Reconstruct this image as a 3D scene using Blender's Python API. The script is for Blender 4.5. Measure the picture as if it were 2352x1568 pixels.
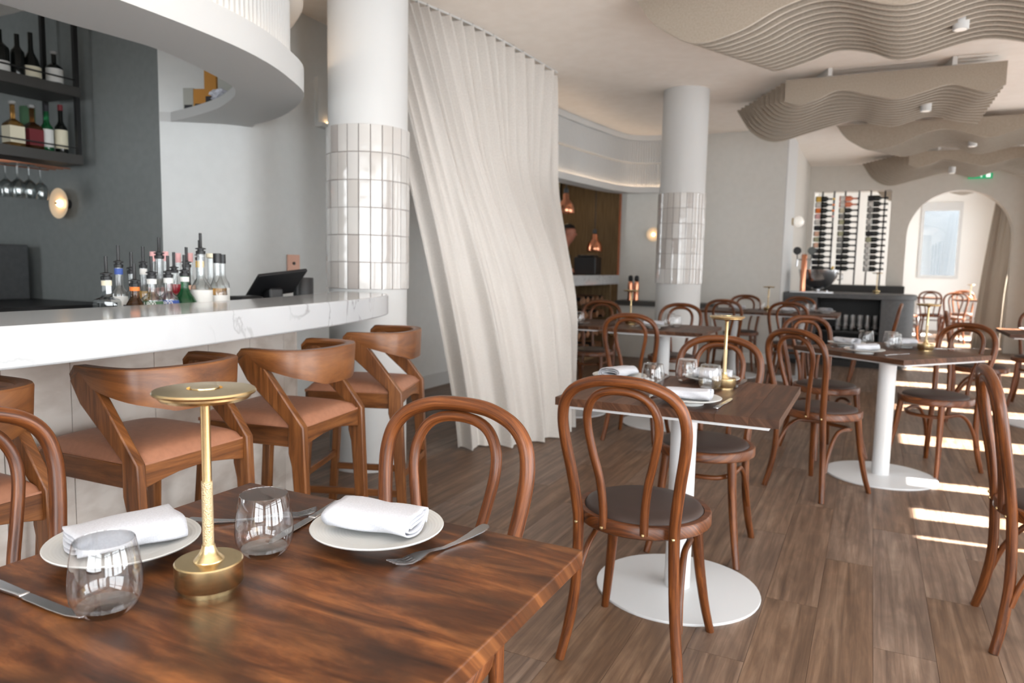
import bpy, bmesh, math, random
from math import pi, sin, cos, radians, atan2, hypot, sqrt
from mathutils import Vector, Matrix

sc = bpy.context.scene
for o in list(bpy.data.objects):
    bpy.data.objects.remove(o)
COL = sc.collection
random.seed(7)

# ------------------------------------------------------------------ camera
PITCH, ROLL, YAW, EYE = .10375, .02003, radians(26.3), 1.1945
cp, sp = cos(PITCH), sin(PITCH)
fwd, rgt, up = Vector((0, cp, -sp)), Vector((1, 0, 0)), Vector((0, sp, cp))
rgt, up = rgt * cos(ROLL) + up * sin(ROLL), up * cos(ROLL) - rgt * sin(ROLL)
Rz = Matrix.Rotation(YAW, 3, 'Z')
fwd, rgt, up = Rz @ fwd, Rz @ rgt, Rz @ up
cam_data = bpy.data.cameras.new('camera')
cam_data.sensor_width = 36.0
cam_data.lens = 36.0 * 1660.17 / 2352.0
cam_data.clip_start = .05
cam_data.dof.use_dof = True
cam_data.dof.focus_distance = 1.4
cam_data.dof.aperture_fstop = 5.0
cam = bpy.data.objects.new('camera', cam_data)
cam.matrix_world = Matrix(((rgt.x, up.x, -fwd.x, 0), (rgt.y, up.y, -fwd.y, 0), (rgt.z, up.z, -fwd.z, EYE), (0, 0, 0, 1)))
COL.objects.link(cam)
sc.camera = cam

# ------------------------------------------------------------------ world, sun, exposure
sc.view_settings.view_transform = 'Standard'
sc.view_settings.look = 'None'
sc.view_settings.gamma = 1
sc.view_settings.use_curve_mapping = False
sc.view_settings.exposure = 0.85
world = bpy.data.worlds.new('sky')
sc.world = world
world.use_nodes = True
bg = world.node_tree.nodes['Background']
bg.inputs[0].default_value = (.93, .97, 1.0, 1)
bg.inputs[1].default_value = 6.0
sun_data = bpy.data.lights.new('sun', 'SUN')
sun_data.energy = 42
sun_data.angle = radians(.6)
sun_data.color = (1, .93, .84)
sun = bpy.data.objects.new('sun', sun_data)
sun.rotation_euler = Vector((-1, -.1, -1.14)).to_track_quat('-Z', 'Y').to_euler()
sun.location = (8, 4, 8)
COL.objects.link(sun)
sc.cycles.caustics_reflective = False
sc.cycles.caustics_refractive = False
sc.cycles.max_bounces = 14
sc.cycles.diffuse_bounces = 4
sc.cycles.use_adaptive_sampling = True
sc.cycles.adaptive_threshold = .06
sc.cycles.glossy_bounces = 4
sc.cycles.transmission_bounces = 12
sc.cycles.transparent_max_bounces = 24
sc.cycles.sample_clamp_indirect = 6


def portal(x, y, z, sx, sy, rot):
    d = bpy.data.lights.new('window_portal', 'AREA')
    d.shape = 'RECTANGLE'; d.size = sx; d.size_y = sy
    d.cycles.is_portal = True
    o = bpy.data.objects.new('window_portal', d)
    o.location = (x, y, z); o.rotation_euler = rot
    COL.objects.link(o)


# ------------------------------------------------------------------ materials
MATS = {}


def mat(name, col=(.8, .8, .8), rough=.5, metal=0, spec=.5, emit=None, estr=0, trans=0, ior=1.45, coat=0):
    m = bpy.data.materials.new(name); m.use_nodes = True
    b = m.node_tree.nodes['Principled BSDF']
    b.inputs['Base Color'].default_value = (*col, 1)
    b.inputs['Roughness'].default_value = rough
    b.inputs['Metallic'].default_value = metal
    b.inputs['Specular IOR Level'].default_value = spec
    b.inputs['IOR'].default_value = ior
    b.inputs['Transmission Weight'].default_value = trans
    b.inputs['Coat Weight'].default_value = coat
    if emit:
        b.inputs['Emission Color'].default_value = (*emit, 1)
        b.inputs['Emission Strength'].default_value = estr
    MATS[name] = m
    return m


def nd(m, t, **kw):
    n = m.node_tree.nodes.new(t)
    for k, v in kw.items():
        setattr(n, k, v)
    return n


def lk(m, a, b):
    m.node_tree.links.new(a, b)


def ramp(m, stops):
    r = nd(m, 'ShaderNodeValToRGB')
    e = r.color_ramp.elements
    while len(e) < len(stops):
        e.new(.5)
    for k, (p, c) in enumerate(stops):
        e[k].position = p; e[k].color = (*c, 1)
    return r


def speckle(m, c1, c2, scale, detail=4, bump=0, coord='Object', stretch=(1, 1, 1), lo=.35, hi=.65):
    """procedural two-tone colour on a plain material"""
    b = m.node_tree.nodes['Principled BSDF']
    tc = nd(m, 'ShaderNodeTexCoord'); mp = nd(m, 'ShaderNodeMapping')
    mp.inputs['Scale'].default_value = stretch
    lk(m, tc.outputs[coord], mp.inputs[0])
    n = nd(m, 'ShaderNodeTexNoise')
    n.inputs['Scale'].default_value = scale; n.inputs['Detail'].default_value = detail
    lk(m, mp.outputs[0], n.inputs['Vector'])
    r = ramp(m, [(lo, c1), (hi, c2)])
    lk(m, n.outputs['Fac'], r.inputs[0]); lk(m, r.outputs[0], b.inputs['Base Color'])
    if bump:
        bp = nd(m, 'ShaderNodeBump'); bp.inputs['Strength'].default_value = bump; bp.inputs['Distance'].default_value = .004
        lk(m, n.outputs['Fac'], bp.inputs['Height']); lk(m, bp.outputs[0], b.inputs['Normal'])
    return m


def wood(name, stops, su, sv, rough=.4, coat=0, vary=.25, blotch=0, blotch_col=(.02, .01, .006), knots=False, spec=.5, hue=.0):
    """grain runs along UV u (metres); every object gets its own shift and brightness"""
    m = mat(name, rough=rough, coat=coat, spec=spec)
    if coat:
        m.node_tree.nodes['Principled BSDF'].inputs['Coat Roughness'].default_value = .25
    b = m.node_tree.nodes['Principled BSDF']
    uv = nd(m, 'ShaderNodeUVMap'); oi = nd(m, 'ShaderNodeObjectInfo')
    off = nd(m, 'ShaderNodeVectorMath', operation='SCALE'); off.inputs[0].default_value = (13.1, 7.7, 3.3)
    lk(m, oi.outputs['Random'], off.inputs['Scale'])
    add = nd(m, 'ShaderNodeVectorMath', operation='ADD')
    lk(m, uv.outputs[0], add.inputs[0]); lk(m, off.outputs[0], add.inputs[1])
    mp = nd(m, 'ShaderNodeMapping'); mp.inputs['Scale'].default_value = (su, sv, sv)
    lk(m, add.outputs[0], mp.inputs[0])
    n1 = nd(m, 'ShaderNodeTexNoise'); n1.inputs['Scale'].default_value = 1; n1.inputs['Detail'].default_value = 8
    n1.inputs['Roughness'].default_value = .65; n1.inputs['Distortion'].default_value = .6
    lk(m, mp.outputs[0], n1.inputs['Vector'])
    r = ramp(m, stops); lk(m, n1.outputs['Fac'], r.inputs[0])
    last = r.outputs[0]
    if blotch:
        mp2 = nd(m, 'ShaderNodeMapping'); mp2.inputs['Scale'].default_value = (4.5, 11, 11)
        lk(m, add.outputs[0], mp2.inputs[0])
        n2 = nd(m, 'ShaderNodeTexNoise'); n2.inputs['Scale'].default_value = 1; n2.inputs['Detail'].default_value = 5
        n2.inputs['Distortion'].default_value = 1.2
        lk(m, mp2.outputs[0], n2.inputs['Vector'])
        r2 = ramp(m, [(.36, (1, 1, 1)), (.72, (0, 0, 0))]); lk(m, n2.outputs['Fac'], r2.inputs[0])
        ml = nd(m, 'ShaderNodeMath', operation='MULTIPLY'); ml.inputs[1].default_value = blotch
        lk(m, r2.outputs[0], ml.inputs[0])
        mx = nd(m, 'ShaderNodeMix', data_type='RGBA')
        mx.inputs['B'].default_value = (*blotch_col, 1)
        lk(m, ml.outputs[0], mx.inputs['Factor']); lk(m, last, mx.inputs['A'])
        last = mx.outputs['Result']
    if knots:
        vo = nd(m, 'ShaderNodeTexVoronoi'); vo.inputs['Scale'].default_value = 1
        mp3 = nd(m, 'ShaderNodeMapping'); mp3.inputs['Scale'].default_value = (5.5, 9, 9)
        lk(m, add.outputs[0], mp3.inputs[0]); lk(m, mp3.outputs[0], vo.inputs['Vector'])
        r3 = ramp(m, [(.05, (1, 1, 1)), (.17, (0, 0, 0))]); lk(m, vo.outputs['Distance'], r3.inputs[0])
        ml3 = nd(m, 'ShaderNodeMath', operation='MULTIPLY'); ml3.inputs[1].default_value = .75
        lk(m, r3.outputs[0], ml3.inputs[0])
        mx3 = nd(m, 'ShaderNodeMix', data_type='RGBA'); mx3.inputs['B'].default_value = (*blotch_col, 1)
        lk(m, ml3.outputs[0], mx3.inputs['Factor']); lk(m, last, mx3.inputs['A'])
        last = mx3.outputs['Result']
    if vary:
        mr = nd(m, 'ShaderNodeMapRange'); mr.inputs['To Min'].default_value = 1 - vary; mr.inputs['To Max'].default_value = 1 + vary
        lk(m, oi.outputs['Random'], mr.inputs['Value'])
        hs = nd(m, 'ShaderNodeHueSaturation'); lk(m, last, hs.inputs['Color']); lk(m, mr.outputs[0], hs.inputs['Value'])
        if hue:
            mr2 = nd(m, 'ShaderNodeMapRange'); mr2.inputs['To Min'].default_value = 1 + hue; mr2.inputs['To Max'].default_value = 1 - hue
            lk(m, oi.outputs['Random'], mr2.inputs['Value']); lk(m, mr2.outputs[0], hs.inputs['Saturation'])
        last = hs.outputs[0]
    lk(m, last, b.inputs['Base Color'])
    bp = nd(m, 'ShaderNodeBump'); bp.inputs['Strength'].default_value = .12; bp.inputs['Distance'].default_value = .002
    lk(m, n1.outputs['Fac'], bp.inputs['Height']); lk(m, bp.outputs[0], b.inputs['Normal'])
    return m


wood('chair_wood', [(.3, (.030, .008, .0025)), (.5, (.115, .034, .009)), (.7, (.24, .078, .021))], 5, 90, .34, spec=.4, coat=.08, vary=.12)
wood('stool_wood', [(.3, (.055, .017, .004)), (.5, (.15, .052, .014)), (.7, (.25, .098, .029))], 4, 60, .38, coat=.1, vary=.08)
wood('table_wood', [(.32, (.028, .008, .0025)), (.48, (.12, .037, .0105)), (.68, (.33, .122, .037))], 4.5, 26, .36, coat=.0, spec=.3, vary=.10, blotch=.8, knots=True)
wood('stave_wood', [(.28, (.032, .013, .007)), (.5, (.095, .042, .022)), (.74, (.18, .088, .050))], 3, 40, .42, coat=.0, spec=.25, vary=.35, blotch=.4, blotch_col=(.03, .014, .009))
wood('floor_wood', [(.30, (.072, .043, .028)), (.5, (.185, .115, .076)), (.70, (.31, .212, .148))], 1.6, 34, .45, vary=.10, blotch=.5, blotch_col=(.085, .054, .038), spec=.4, hue=.15)
wood('log_wood', [(.3, (.12, .05, .025)), (.5, (.27, .13, .065)), (.7, (.42, .23, .13))], 5, 50, .7, vary=.4)
mat('pad_leather', (.048, .032, .027), .5, spec=.35)
mat('tan_leather', (.33, .13, .065), .45)
speckle(MATS['tan_leather'], (.335, .15, .088), (.375, .17, .10), 60, bump=.05)
mat('ceiling_paint', (.88, .82, .75), .9, spec=.2); speckle(MATS['ceiling_paint'], (.87, .81, .74), (.90, .845, .78), 9, bump=.02)
mat('wall_grey', (.48, .475, .45), .85, spec=.25); speckle(MATS['wall_grey'], (.61, .60, .565), (.63, .62, .585), 14, bump=.02)
mat('wall_pale', (.72, .73, .72), .85, spec=.25); speckle(MATS['wall_pale'], (.71, .72, .71), (.73, .74, .73), 14, bump=.02)
mat('wall_dark', (.13, .135, .132), .85, spec=.25); speckle(MATS['wall_dark'], (.20, .213, .212), (.215, .228, .226), 20, bump=.02)
mat('wall_white', (.80, .79, .76), .85, spec=.25)
mat('wall_greige', (.50, .475, .43), .85, spec=.25); speckle(MATS['wall_greige'], (.60, .57, .52), (.62, .59, .54), 14, bump=.02)
mat('paint_white', (.57, .57, .56), .6)
mat('kitchen_brown', (.20, .13, .06), .6); speckle(MATS['kitchen_brown'], (.15, .095, .045), (.25, .165, .08), 5, stretch=(14, 14, .5))
mat('metal_white', (.64, .65, .66), .38)
mat('black_metal', (.018, .018, .018), .45, spec=.4)
mat('black_plastic', (.012, .012, .013), .4)
mat('charcoal_shelf', (.055, .052, .048), .5)
mat('station_grey', (.065, .068, .072), .5); speckle(MATS['station_grey'], (.060, .063, .067), (.072, .075, .079), 30)
mat('brass', (.66, .50, .27), .27, metal=1); speckle(MATS['brass'], (.62, .46, .235), (.70, .54, .30), 14, stretch=(1, 1, 40))
mat('brass_knurl', (.66, .52, .32), .45, metal=1)
_v = nd(MATS['brass_knurl'], 'ShaderNodeTexVoronoi'); _v.inputs['Scale'].default_value = 700
_t = nd(MATS['brass_knurl'], 'ShaderNodeTexCoord'); _b = nd(MATS['brass_knurl'], 'ShaderNodeBump')
_b.inputs['Strength'].default_value = .6; _b.inputs['Distance'].default_value = .002
lk(MATS['brass_knurl'], _t.outputs['Object'], _v.inputs['Vector']); lk(MATS['brass_knurl'], _v.outputs['Distance'], _b.inputs['Height'])
lk(MATS['brass_knurl'], _b.outputs[0], MATS['brass_knurl'].node_tree.nodes['Principled BSDF'].inputs['Normal'])
mat('copper', (.80, .34, .20), .22, metal=1)
mat('copper_plate', (.70, .42, .32), .4, metal=.6)
mat('steel', (.55, .55, .56), .22, metal=1)
mat('ceramic', (.56, .56, .54), .35); 
mat('linen_white', (.70, .70, .74), .9, spec=.2); speckle(MATS['linen_white'], (.48, .485, .52), (.54, .545, .58), 420, bump=.15)
mat('glass_brown', (.25, .09, .02), .02, trans=.9)
mat('glass_amber', (.75, .38, .10), .02, trans=.9)
mat('glass_green', (.03, .30, .10), .02, trans=.85)
mat('glass_olive', (.03, .045, .02), .08, trans=.4)
mat('glass_dark', (.008, .009, .008), .10)
mat('glass_rose', (.75, .22, .12), .05, trans=.6)
mat('liquor_red', (.50, .02, .04), .1, trans=.5)
mat('liquor_gold', (.75, .40, .06), .1, trans=.5)
mat('label_white', (.70, .69, .66), .7); mat('label_cream', (.72, .66, .50), .7); mat('label_blue', (.05, .10, .35), .6)
mat('label_green', (.06, .14, .07), .6); mat('label_orange', (.85, .22, .04), .6); mat('label_yellow', (.75, .48, .10), .6)
mat('label_pink', (.75, .42, .42), .6); mat('label_red', (.16, .02, .025), .6); mat('label_black', (.02, .02, .025), .6); mat('label_grey', (.30, .30, .29), .6)
mat('label_peach', (.80, .50, .36), .6); mat('label_olive', (.42, .42, .28), .6)
mat('felt', (.33, .285, .23), .95, spec=.1); speckle(MATS['felt'], (.31, .265, .215), (.36, .31, .255), 90, bump=.1)
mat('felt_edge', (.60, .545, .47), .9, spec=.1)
mat('led_warm', (1, .8, .6), .5, emit=(1, .74, .52), estr=11)
mat('bulb_warm', (1, .8, .6), .5, emit=(1, .62, .30), estr=4)
mat('added_kitchen_glow', (1, .85, .6), .5, emit=(1, .74, .40), estr=45)  # glow of the lamp added to brighten the kitchen
mat('opal_glass', (.9, .88, .84), .3, emit=(1, .92, .82), estr=.15)
mat('sconce_glass', (.80, .66, .48), .25, emit=(1, .62, .32), estr=.10)
mat('exit_green', (.01, .22, .09), .5, emit=(.02, .45, .18), estr=.35)
mat('exit_white', (.9, .95, .92), .5, emit=(.8, 1, .9), estr=.5)
mat('skin', (.42, .17, .11), .55); mat('hair', (.012, .009, .008), .6); mat('cloth_grey', (.42, .40, .38), .9); mat('cloth_dark', (.03, .03, .035), .9)
mat('box_amber', (.50, .22, .03), .6); mat('paper_grey', (.42, .42, .38), .7); mat('plastic_bag', (.62, .64, .72), .35)
mat('glass_tint', (.10, .11, .11), .12); mat('garden_grey', (.13, .14, .15), .8)
mat('lemon', (.80, .50, .06), .5)
def thin_glass(name, tint=(.99, .99, .99), rim=(.90, .94, .98)):
    m = mat(name, (1, 1, 1), 0)
    nt = m.node_tree; out = nt.nodes['Material Output']
    lw = nd(m, 'ShaderNodeLayerWeight'); lw.inputs['Blend'].default_value = .35
    rc = ramp(m, [(.35, tint), (1, rim)]); lk(m, lw.outputs['Facing'], rc.inputs[0])
    tr = nd(m, 'ShaderNodeBsdfTransparent'); lk(m, rc.outputs[0], tr.inputs[0])
    gs_ = nd(m, 'ShaderNodeBsdfGlossy'); gs_.inputs['Roughness'].default_value = .0
    lf = nd(m, 'ShaderNodeLayerWeight'); lf.inputs['Blend'].default_value = .5
    p5 = nd(m, 'ShaderNodeMath', operation='POWER'); p5.inputs[1].default_value = 2.4; lk(m, lf.outputs['Facing'], p5.inputs[0])
    fr = nd(m, 'ShaderNodeMath', operation='MULTIPLY_ADD'); fr.inputs[1].default_value = .88; fr.inputs[2].default_value = .10; lk(m, p5.outputs[0], fr.inputs[0])
    ms_ = nd(m, 'ShaderNodeMixShader'); lk(m, fr.outputs[0], ms_.inputs[0]); lk(m, tr.outputs[0], ms_.inputs[1]); lk(m, gs_.outputs[0], ms_.inputs[2])
    lk(m, ms_.outputs[0], out.inputs[0])
    return m


thin_glass('glass_clear'); thin_glass('glass_bottle', (.88, .90, .90), (.30, .34, .36)); thin_glass('glass_pane', (.97, .98, .98), (.9, .93, .93))
# marble and travertine
m = mat('marble', (.86, .87, .88), .12)
b = m.node_tree.nodes['Principled BSDF']
tc = nd(m, 'ShaderNodeTexCoord')
w1 = nd(m, 'ShaderNodeTexNoise'); w1.inputs['Scale'].default_value = 2.2; w1.inputs['Detail'].default_value = 6; w1.inputs['Distortion'].default_value = 1.6
lk(m, tc.outputs['Object'], w1.inputs['Vector'])
r = ramp(m, [(.485, (.48, .49, .50)), (.5, (.31, .31, .31)), (.512, (.48, .49, .50))]); lk(m, w1.outputs['Fac'], r.inputs[0])
w2 = nd(m, 'ShaderNodeTexNoise'); w2.inputs['Scale'].default_value = 1.1; w2.inputs['Detail'].default_value = 2
lk(m, tc.outputs['Object'], w2.inputs['Vector'])
r2 = ramp(m, [(.45, (0, 0, 0)), (.62, (1, 1, 1))]); lk(m, w2.outputs['Fac'], r2.inputs[0])
mx = nd(m, 'ShaderNodeMix', data_type='RGBA'); mx.inputs['A'].default_value = (.49, .50, .51, 1)
lk(m, r2.outputs[0], mx.inputs['Factor']); lk(m, r.outputs[0], mx.inputs['B']); lk(m, mx.outputs['Result'], b.inputs['Base Color'])
mat('travertine', (.62, .55, .48), .6)
speckle(MATS['travertine'], (.54, .475, .42), (.68, .625, .57), 7, detail=9, bump=.15, stretch=(1, 1, 2.2), lo=.28, hi=.55)
# curtain cloth: woven, lets some light through
for nm, c in (('curtain_cloth', (.66, .625, .585)), ('curtain_beige', (.40, .345, .29))):
    m = mat(nm, c, .95, spec=.1)
    b = m.node_tree.nodes['Principled BSDF']
    tr = nd(m, 'ShaderNodeBsdfTranslucent'); tr.inputs[0].default_value = (*c, 1)
    ms = nd(m, 'ShaderNodeMixShader'); ms.inputs[0].default_value = .10
    lk(m, b.outputs[0], ms.inputs[1]); lk(m, tr.outputs[0], ms.inputs[2])
    lk(m, ms.outputs[0], m.node_tree.nodes['Material Output'].inputs[0])
    tcc = nd(m, 'ShaderNodeUVMap'); nz = nd(m, 'ShaderNodeTexNoise'); nz.inputs['Scale'].default_value = 1; nz.inputs['Detail'].default_value = 3
    mpp = nd(m, 'ShaderNodeMapping'); mpp.inputs['Scale'].default_value = (260, 90, 1)
    lk(m, tcc.outputs[0], mpp.inputs[0]); lk(m, mpp.outputs[0], nz.inputs['Vector'])
    rr = ramp(m, [(.3, tuple(x * .9 for x in c)), (.7, tuple(min(1, x * 1.06) for x in c))])
    lk(m, nz.outputs['Fac'], rr.inputs[0]); lk(m, rr.outputs[0], b.inputs['Base Color'])
# glazed tile: every tile its own tone
m = mat('tile_glaze', (.66, .62, .58), .14, coat=.4)
b = m.node_tree.nodes['Principled BSDF']
oi = nd(m, 'ShaderNodeObjectInfo'); rr = ramp(m, [(0, (.40, .365, .34)), (.25, (.50, .47, .44)), (.7, (.55, .53, .505)), (1, (.60, .585, .565))])
lk(m, oi.outputs['Random'], rr.inputs[0]); lk(m, rr.outputs[0], b.inputs['Base Color'])
nz = nd(m, 'ShaderNodeTexNoise'); nz.inputs['Scale'].default_value = 14; nz.inputs['Detail'].default_value = 1
tcc = nd(m, 'ShaderNodeTexCoord'); lk(m, tcc.outputs['Object'], nz.inputs['Vector'])
bp = nd(m, 'ShaderNodeBump'); bp.inputs['Strength'].default_value = .5; bp.inputs['Distance'].default_value = .006
lk(m, nz.outputs['Fac'], bp.inputs['Height']); lk(m, bp.outputs[0], b.inputs['Normal'])
mat('grout', (.30, .26, .24), .9)


# ------------------------------------------------------------------ mesh helpers
def catmull(pts, n=6, closed=False):
    P = [Vector(p) for p in pts]; out = []
    N = len(P); rng = N if closed else N - 1
    for i in range(rng):
        if closed:
            a, b_, c, d = P[(i - 1) % N], P[i], P[(i + 1) % N], P[(i + 2) % N]
        else:
            b_, c = P[i], P[i + 1]
            a = P[i - 1] if i else b_ * 2 - c
            d = P[i + 2] if i + 2 < N else c * 2 - b_
        for k in range(n):
            t = k / n
            out.append(.5 * ((2 * b_) + (c - a) * t + (2 * a - 5 * b_ + 4 * c - d) * t * t + (3 * b_ - a - 3 * c + d) * t ** 3))
    if not closed:
        out.append(P[-1])
    return out


class MB:
    def __init__(s):
        s.v, s.f, s.uv = [], [], []

    def face(s, idx, uv=None):
        s.f.append(tuple(idx)); s.uv.append(uv)

    def box(s, x0, x1, y0, y1, z0, z1, M=None):
        o = len(s.v); c = [(x, y, z) for z in (z0, z1) for y in (y0, y1) for x in (x0, x1)]
        if M is not None:
            c = [tuple(M @ Vector(p)) for p in c]
        s.v += c
        for q in ((0, 2, 3, 1), (4, 5, 7, 6), (0, 1, 5, 4), (2, 6, 7, 3), (0, 4, 6, 2), (1, 3, 7, 5)):
            s.face([o + i for i in q])
        return s

    def bar(s, a, b, w, h, upv=(0, 0, 1)):
        a, b = Vector(a), Vector(b); d = (b - a).normalized(); u = Vector(upv)
        x = d.cross(u).normalized(); u = x.cross(d)
        o = len(s.v)
        for p in (a, b):
            for i, j in ((-1, -1), (1, -1), (1, 1), (-1, 1)):
                s.v.append(tuple(p + x * w / 2 * i + u * h / 2 * j))
        L = (b - a).length
        for k in range(4):
            k2 = (k + 1) % 4
            s.face((o + k, o + k2, o + 4 + k2, o + 4 + k), [(0, k * w), (0, k * w + w), (L, k * w + w), (L, k * w)])
        s.face((o + 3, o + 2, o + 1, o)); s.face((o + 4, o + 5, o + 6, o + 7))
        return s

    def tube(s, pts, rad, seg=10, closed=False, caps=True):
        P = [Vector(p) for p in pts]; n = len(P)
        if not isinstance(rad, (list, tuple)):
            rad = [rad] * n
        T = []
        for i in range(n):
            a = P[(i - 1) % n] if (closed or i) else P[i]; b_ = P[(i + 1) % n] if (closed or i < n - 1) else P[i]
            T.append((b_ - a).normalized())
        ref = Vector((0, 0, 1)) if abs(T[0].z) < .9 else Vector((1, 0, 0))
        u = T[0].cross(ref).normalized(); o = len(s.v); L = [0]
        for i in range(n):
            if i:
                u = (u - T[i] * u.dot(T[i])).normalized(); L.append(L[-1] + (P[i] - P[i - 1]).length)
            w = T[i].cross(u)
            for k in range(seg):
                a = 2 * pi * k / seg
                s.v.append(tuple(P[i] + (u * cos(a) + w * sin(a)) * rad[i]))
        m_ = n if closed else n - 1
        for i in range(m_):
            j = (i + 1) % n; l1 = L[i]; l2 = L[i + 1] if i + 1 < n else L[-1] + .02; R_ = rad[i]
            for k in range(seg):
                k2 = (k + 1) % seg; v1, v2 = 2 * pi * R_ * k / seg, 2 * pi * R_ * (k + 1) / seg
                s.face((o + i * seg + k, o + i * seg + k2, o + j * seg + k2, o + j * seg + k), [(l1, v1), (l1, v2), (l2, v2), (l2, v1)])
        if caps and not closed:
            s.face([o + k for k in reversed(range(seg))]); s.face([o + (n - 1) * seg + k for k in range(seg)])
        return s

    def lathe(s, prof, seg=24, c=(0, 0, 0), M=None, close=False):
        o = len(s.v); n = len(prof)
        for r_, z in prof:
            for k in range(seg):
                a = 2 * pi * k / seg
                p = Vector((c[0] + r_ * cos(a), c[1] + r_ * sin(a), c[2] + z))
                s.v.append(tuple(M @ p if M is not None else p))
        for i in range(n if close else n - 1):
            j = (i + 1) % n
            for k in range(seg):
                k2 = (k + 1) % seg
                s.face((o + i * seg + k, o + i * seg + k2, o + j * seg + k2, o + j * seg + k))
        if not close:
            if prof[0][0] > 1e-5: s.face([o + k for k in reversed(range(seg))])
            if prof[-1][0] > 1e-5: s.face([o + (n - 1) * seg + k for k in range(seg)])
        return s

    def prism(s, poly, z0, z1, M=None):
        """polygon in xy extruded along z, M maps it elsewhere"""
        o = len(s.v); n = len(poly)
        for z in (z0, z1):
            for p in poly:
                q = Vector((p[0], p[1], z)); s.v.append(tuple(M @ q if M is not None else q))
        s.face([o + k for k in reversed(range(n))]); s.face([o + n + k for k in range(n)])
        for k in range(n):
            k2 = (k + 1) % n; s.face((o + k, o + k2, o + n + k2, o + n + k))
        return s

    def grid(s, fn, nu, nv, uvs=(1, 1), wrapu=False):
        o = len(s.v)
        for j in range(nv + 1):
            for i in range(nu + (0 if wrapu else 1)):
                s.v.append(tuple(fn(i / nu, j / nv)))
        w = nu if wrapu else nu + 1
        for j in range(nv):
            for i in range(nu):
                i2 = (i + 1) % w
                s.face((o + j * w + i, o + j * w + i2, o + (j + 1) * w + i2, o + (j + 1) * w + i),
                       [(i / nu * uvs[0], j / nv * uvs[1]), ((i + 1) / nu * uvs[0], j / nv * uvs[1]), ((i + 1) / nu * uvs[0], (j + 1) / nv * uvs[1]), (i / nu * uvs[0], (j + 1) / nv * uvs[1])])
        return s

    def mesh(s, name, material, ang=38, weld=True):
        me = bpy.data.meshes.new(name)
        me.from_pydata(s.v, [], s.f)
        lo = Vector((min(p[i] for p in s.v) for i in range(3))); hi = Vector((max(p[i] for p in s.v) for i in range(3)))
        ex = hi - lo; ax = max(range(3), key=lambda i: ex[i]); ot = [i for i in range(3) if i != ax]
        ul = me.uv_layers.new(name='UVMap'); k = 0; d = ul.data
        for fi, f in enumerate(s.f):
            u_ = s.uv[fi]
            for q, vi in enumerate(f):
                d[k].uv = u_[q] if u_ else (s.v[vi][ax], s.v[vi][ot[0]] + s.v[vi][ot[1]] * .93)
                k += 1
        mats = material if isinstance(material, (list, tuple)) else [material]
        for m_ in mats:
            me.materials.append(MATS[m_])
        if ang:
            me.polygons.foreach_set('use_smooth', [True] * len(me.polygons))
            me.set_sharp_from_angle(angle=radians(ang))
        me.update()
        return me

    def build(s, name, material, parent=None, loc=None, rz=0, ang=38, bevel=0, bseg=2, fix=True):
        o = bpy.data.objects.new(name, s.mesh(name, material, ang))
        if fix:
            bm = bmesh.new(); bm.from_mesh(o.data); bmesh.ops.recalc_face_normals(bm, faces=bm.faces); bm.to_mesh(o.data); bm.free()
        COL.objects.link(o)
        if loc is not None: o.location = loc
        if rz: o.rotation_euler.z = rz
        if parent is not None: o.parent = parent
        if bevel:
            bv = o.modifiers.new('bevel', 'BEVEL'); bv.width = bevel; bv.segments = bseg; bv.limit_method = 'ANGLE'; bv.angle_limit = radians(40)
            bv.harden_normals = False
        return o


def empty(name, loc=(0, 0, 0), rz=0):
    o = bpy.data.objects.new(name, None); COL.objects.link(o)
    o.empty_display_size = .1; o.location = loc; o.rotation_euler.z = rz
    return o


def tag(o, label=None, cat=None, group=None, kind=None):
    if label: o['label'] = label
    if cat: o['category'] = cat
    if group: o['group'] = group
    if kind: o['kind'] = kind
    return o


KIDS = {}


def kids(o):
    return KIDS.setdefault(o.name, [c for c in o.children])


def copy_tree(o, parent=None):
    c = o.copy(); COL.objects.link(c)
    if parent is not None:
        c.parent = parent
    for ch in kids(o):
        copy_tree(ch, c)
    return c


def place(proto, used, loc, rz, label, group=None):
    """first call moves the prototype itself, later calls copy it with its parts"""
    o = proto if not used else copy_tree(proto)
    used.append(1)
    o.location = loc; o.rotation_euler = (0, 0, rz)
    o['label'] = label
    if group: o['group'] = group
    return o


def struct(o):
    o['kind'] = 'structure'
    return o


CEIL = 2.97
# ------------------------------------------------------------------ floor
fl = struct(MB().box(-6.6, 2.45, -2.2, 20.2, -.08, -.005).build('floor', 'floor_wood', ang=0))
PW, PL = .1775, 1.215
pm = MB().box(-PW / 2 + .0006, PW / 2 - .0006, -PL / 2 + .0008, PL / 2 - .0008, -.005, 0).mesh('plank', 'floor_wood', ang=0)
cells = []
k0 = -26
for i in range(k0, 15):
    x = -.10 + PW * (i + .5)
    if x < -4.6 or x > 2.25: continue
    oy = (i * .413 * PL + .18) % PL
    for j in range(-2, 17):
        y = oy + j * PL
        if y + PL / 2 > 20 or y < -1.5: continue
        d = Vector((x, y, -EYE)); z = d.dot(fwd)
        px = 1176 + 1660 * d.dot(rgt) / z if z > .3 else -9e9
        py = 784 - 1660 * d.dot(up) / z if z > .3 else 0
        vis = z > .3 and -250 < px < 2600 and py < 2000 and not (x < -2.3 and y < 3.2)
        cells.append((0 if vis else 1, hypot(x, y), x, y))
cells.sort()
far = MB()
for n, (nv, d, x, y) in enumerate(cells):
    if n < 300:
        o = bpy.data.objects.new('plank', pm); COL.objects.link(o); o.location = (x, y, 0); o.parent = fl
    else:
        far.box(x - PW / 2 + .0006, x + PW / 2 - .0006, y - PL / 2, y + PL / 2 - .001, -.005, 0)
o = far.build('far_planks', 'floor_wood', fl, ang=0); o['kind'] = 'stuff'

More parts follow.
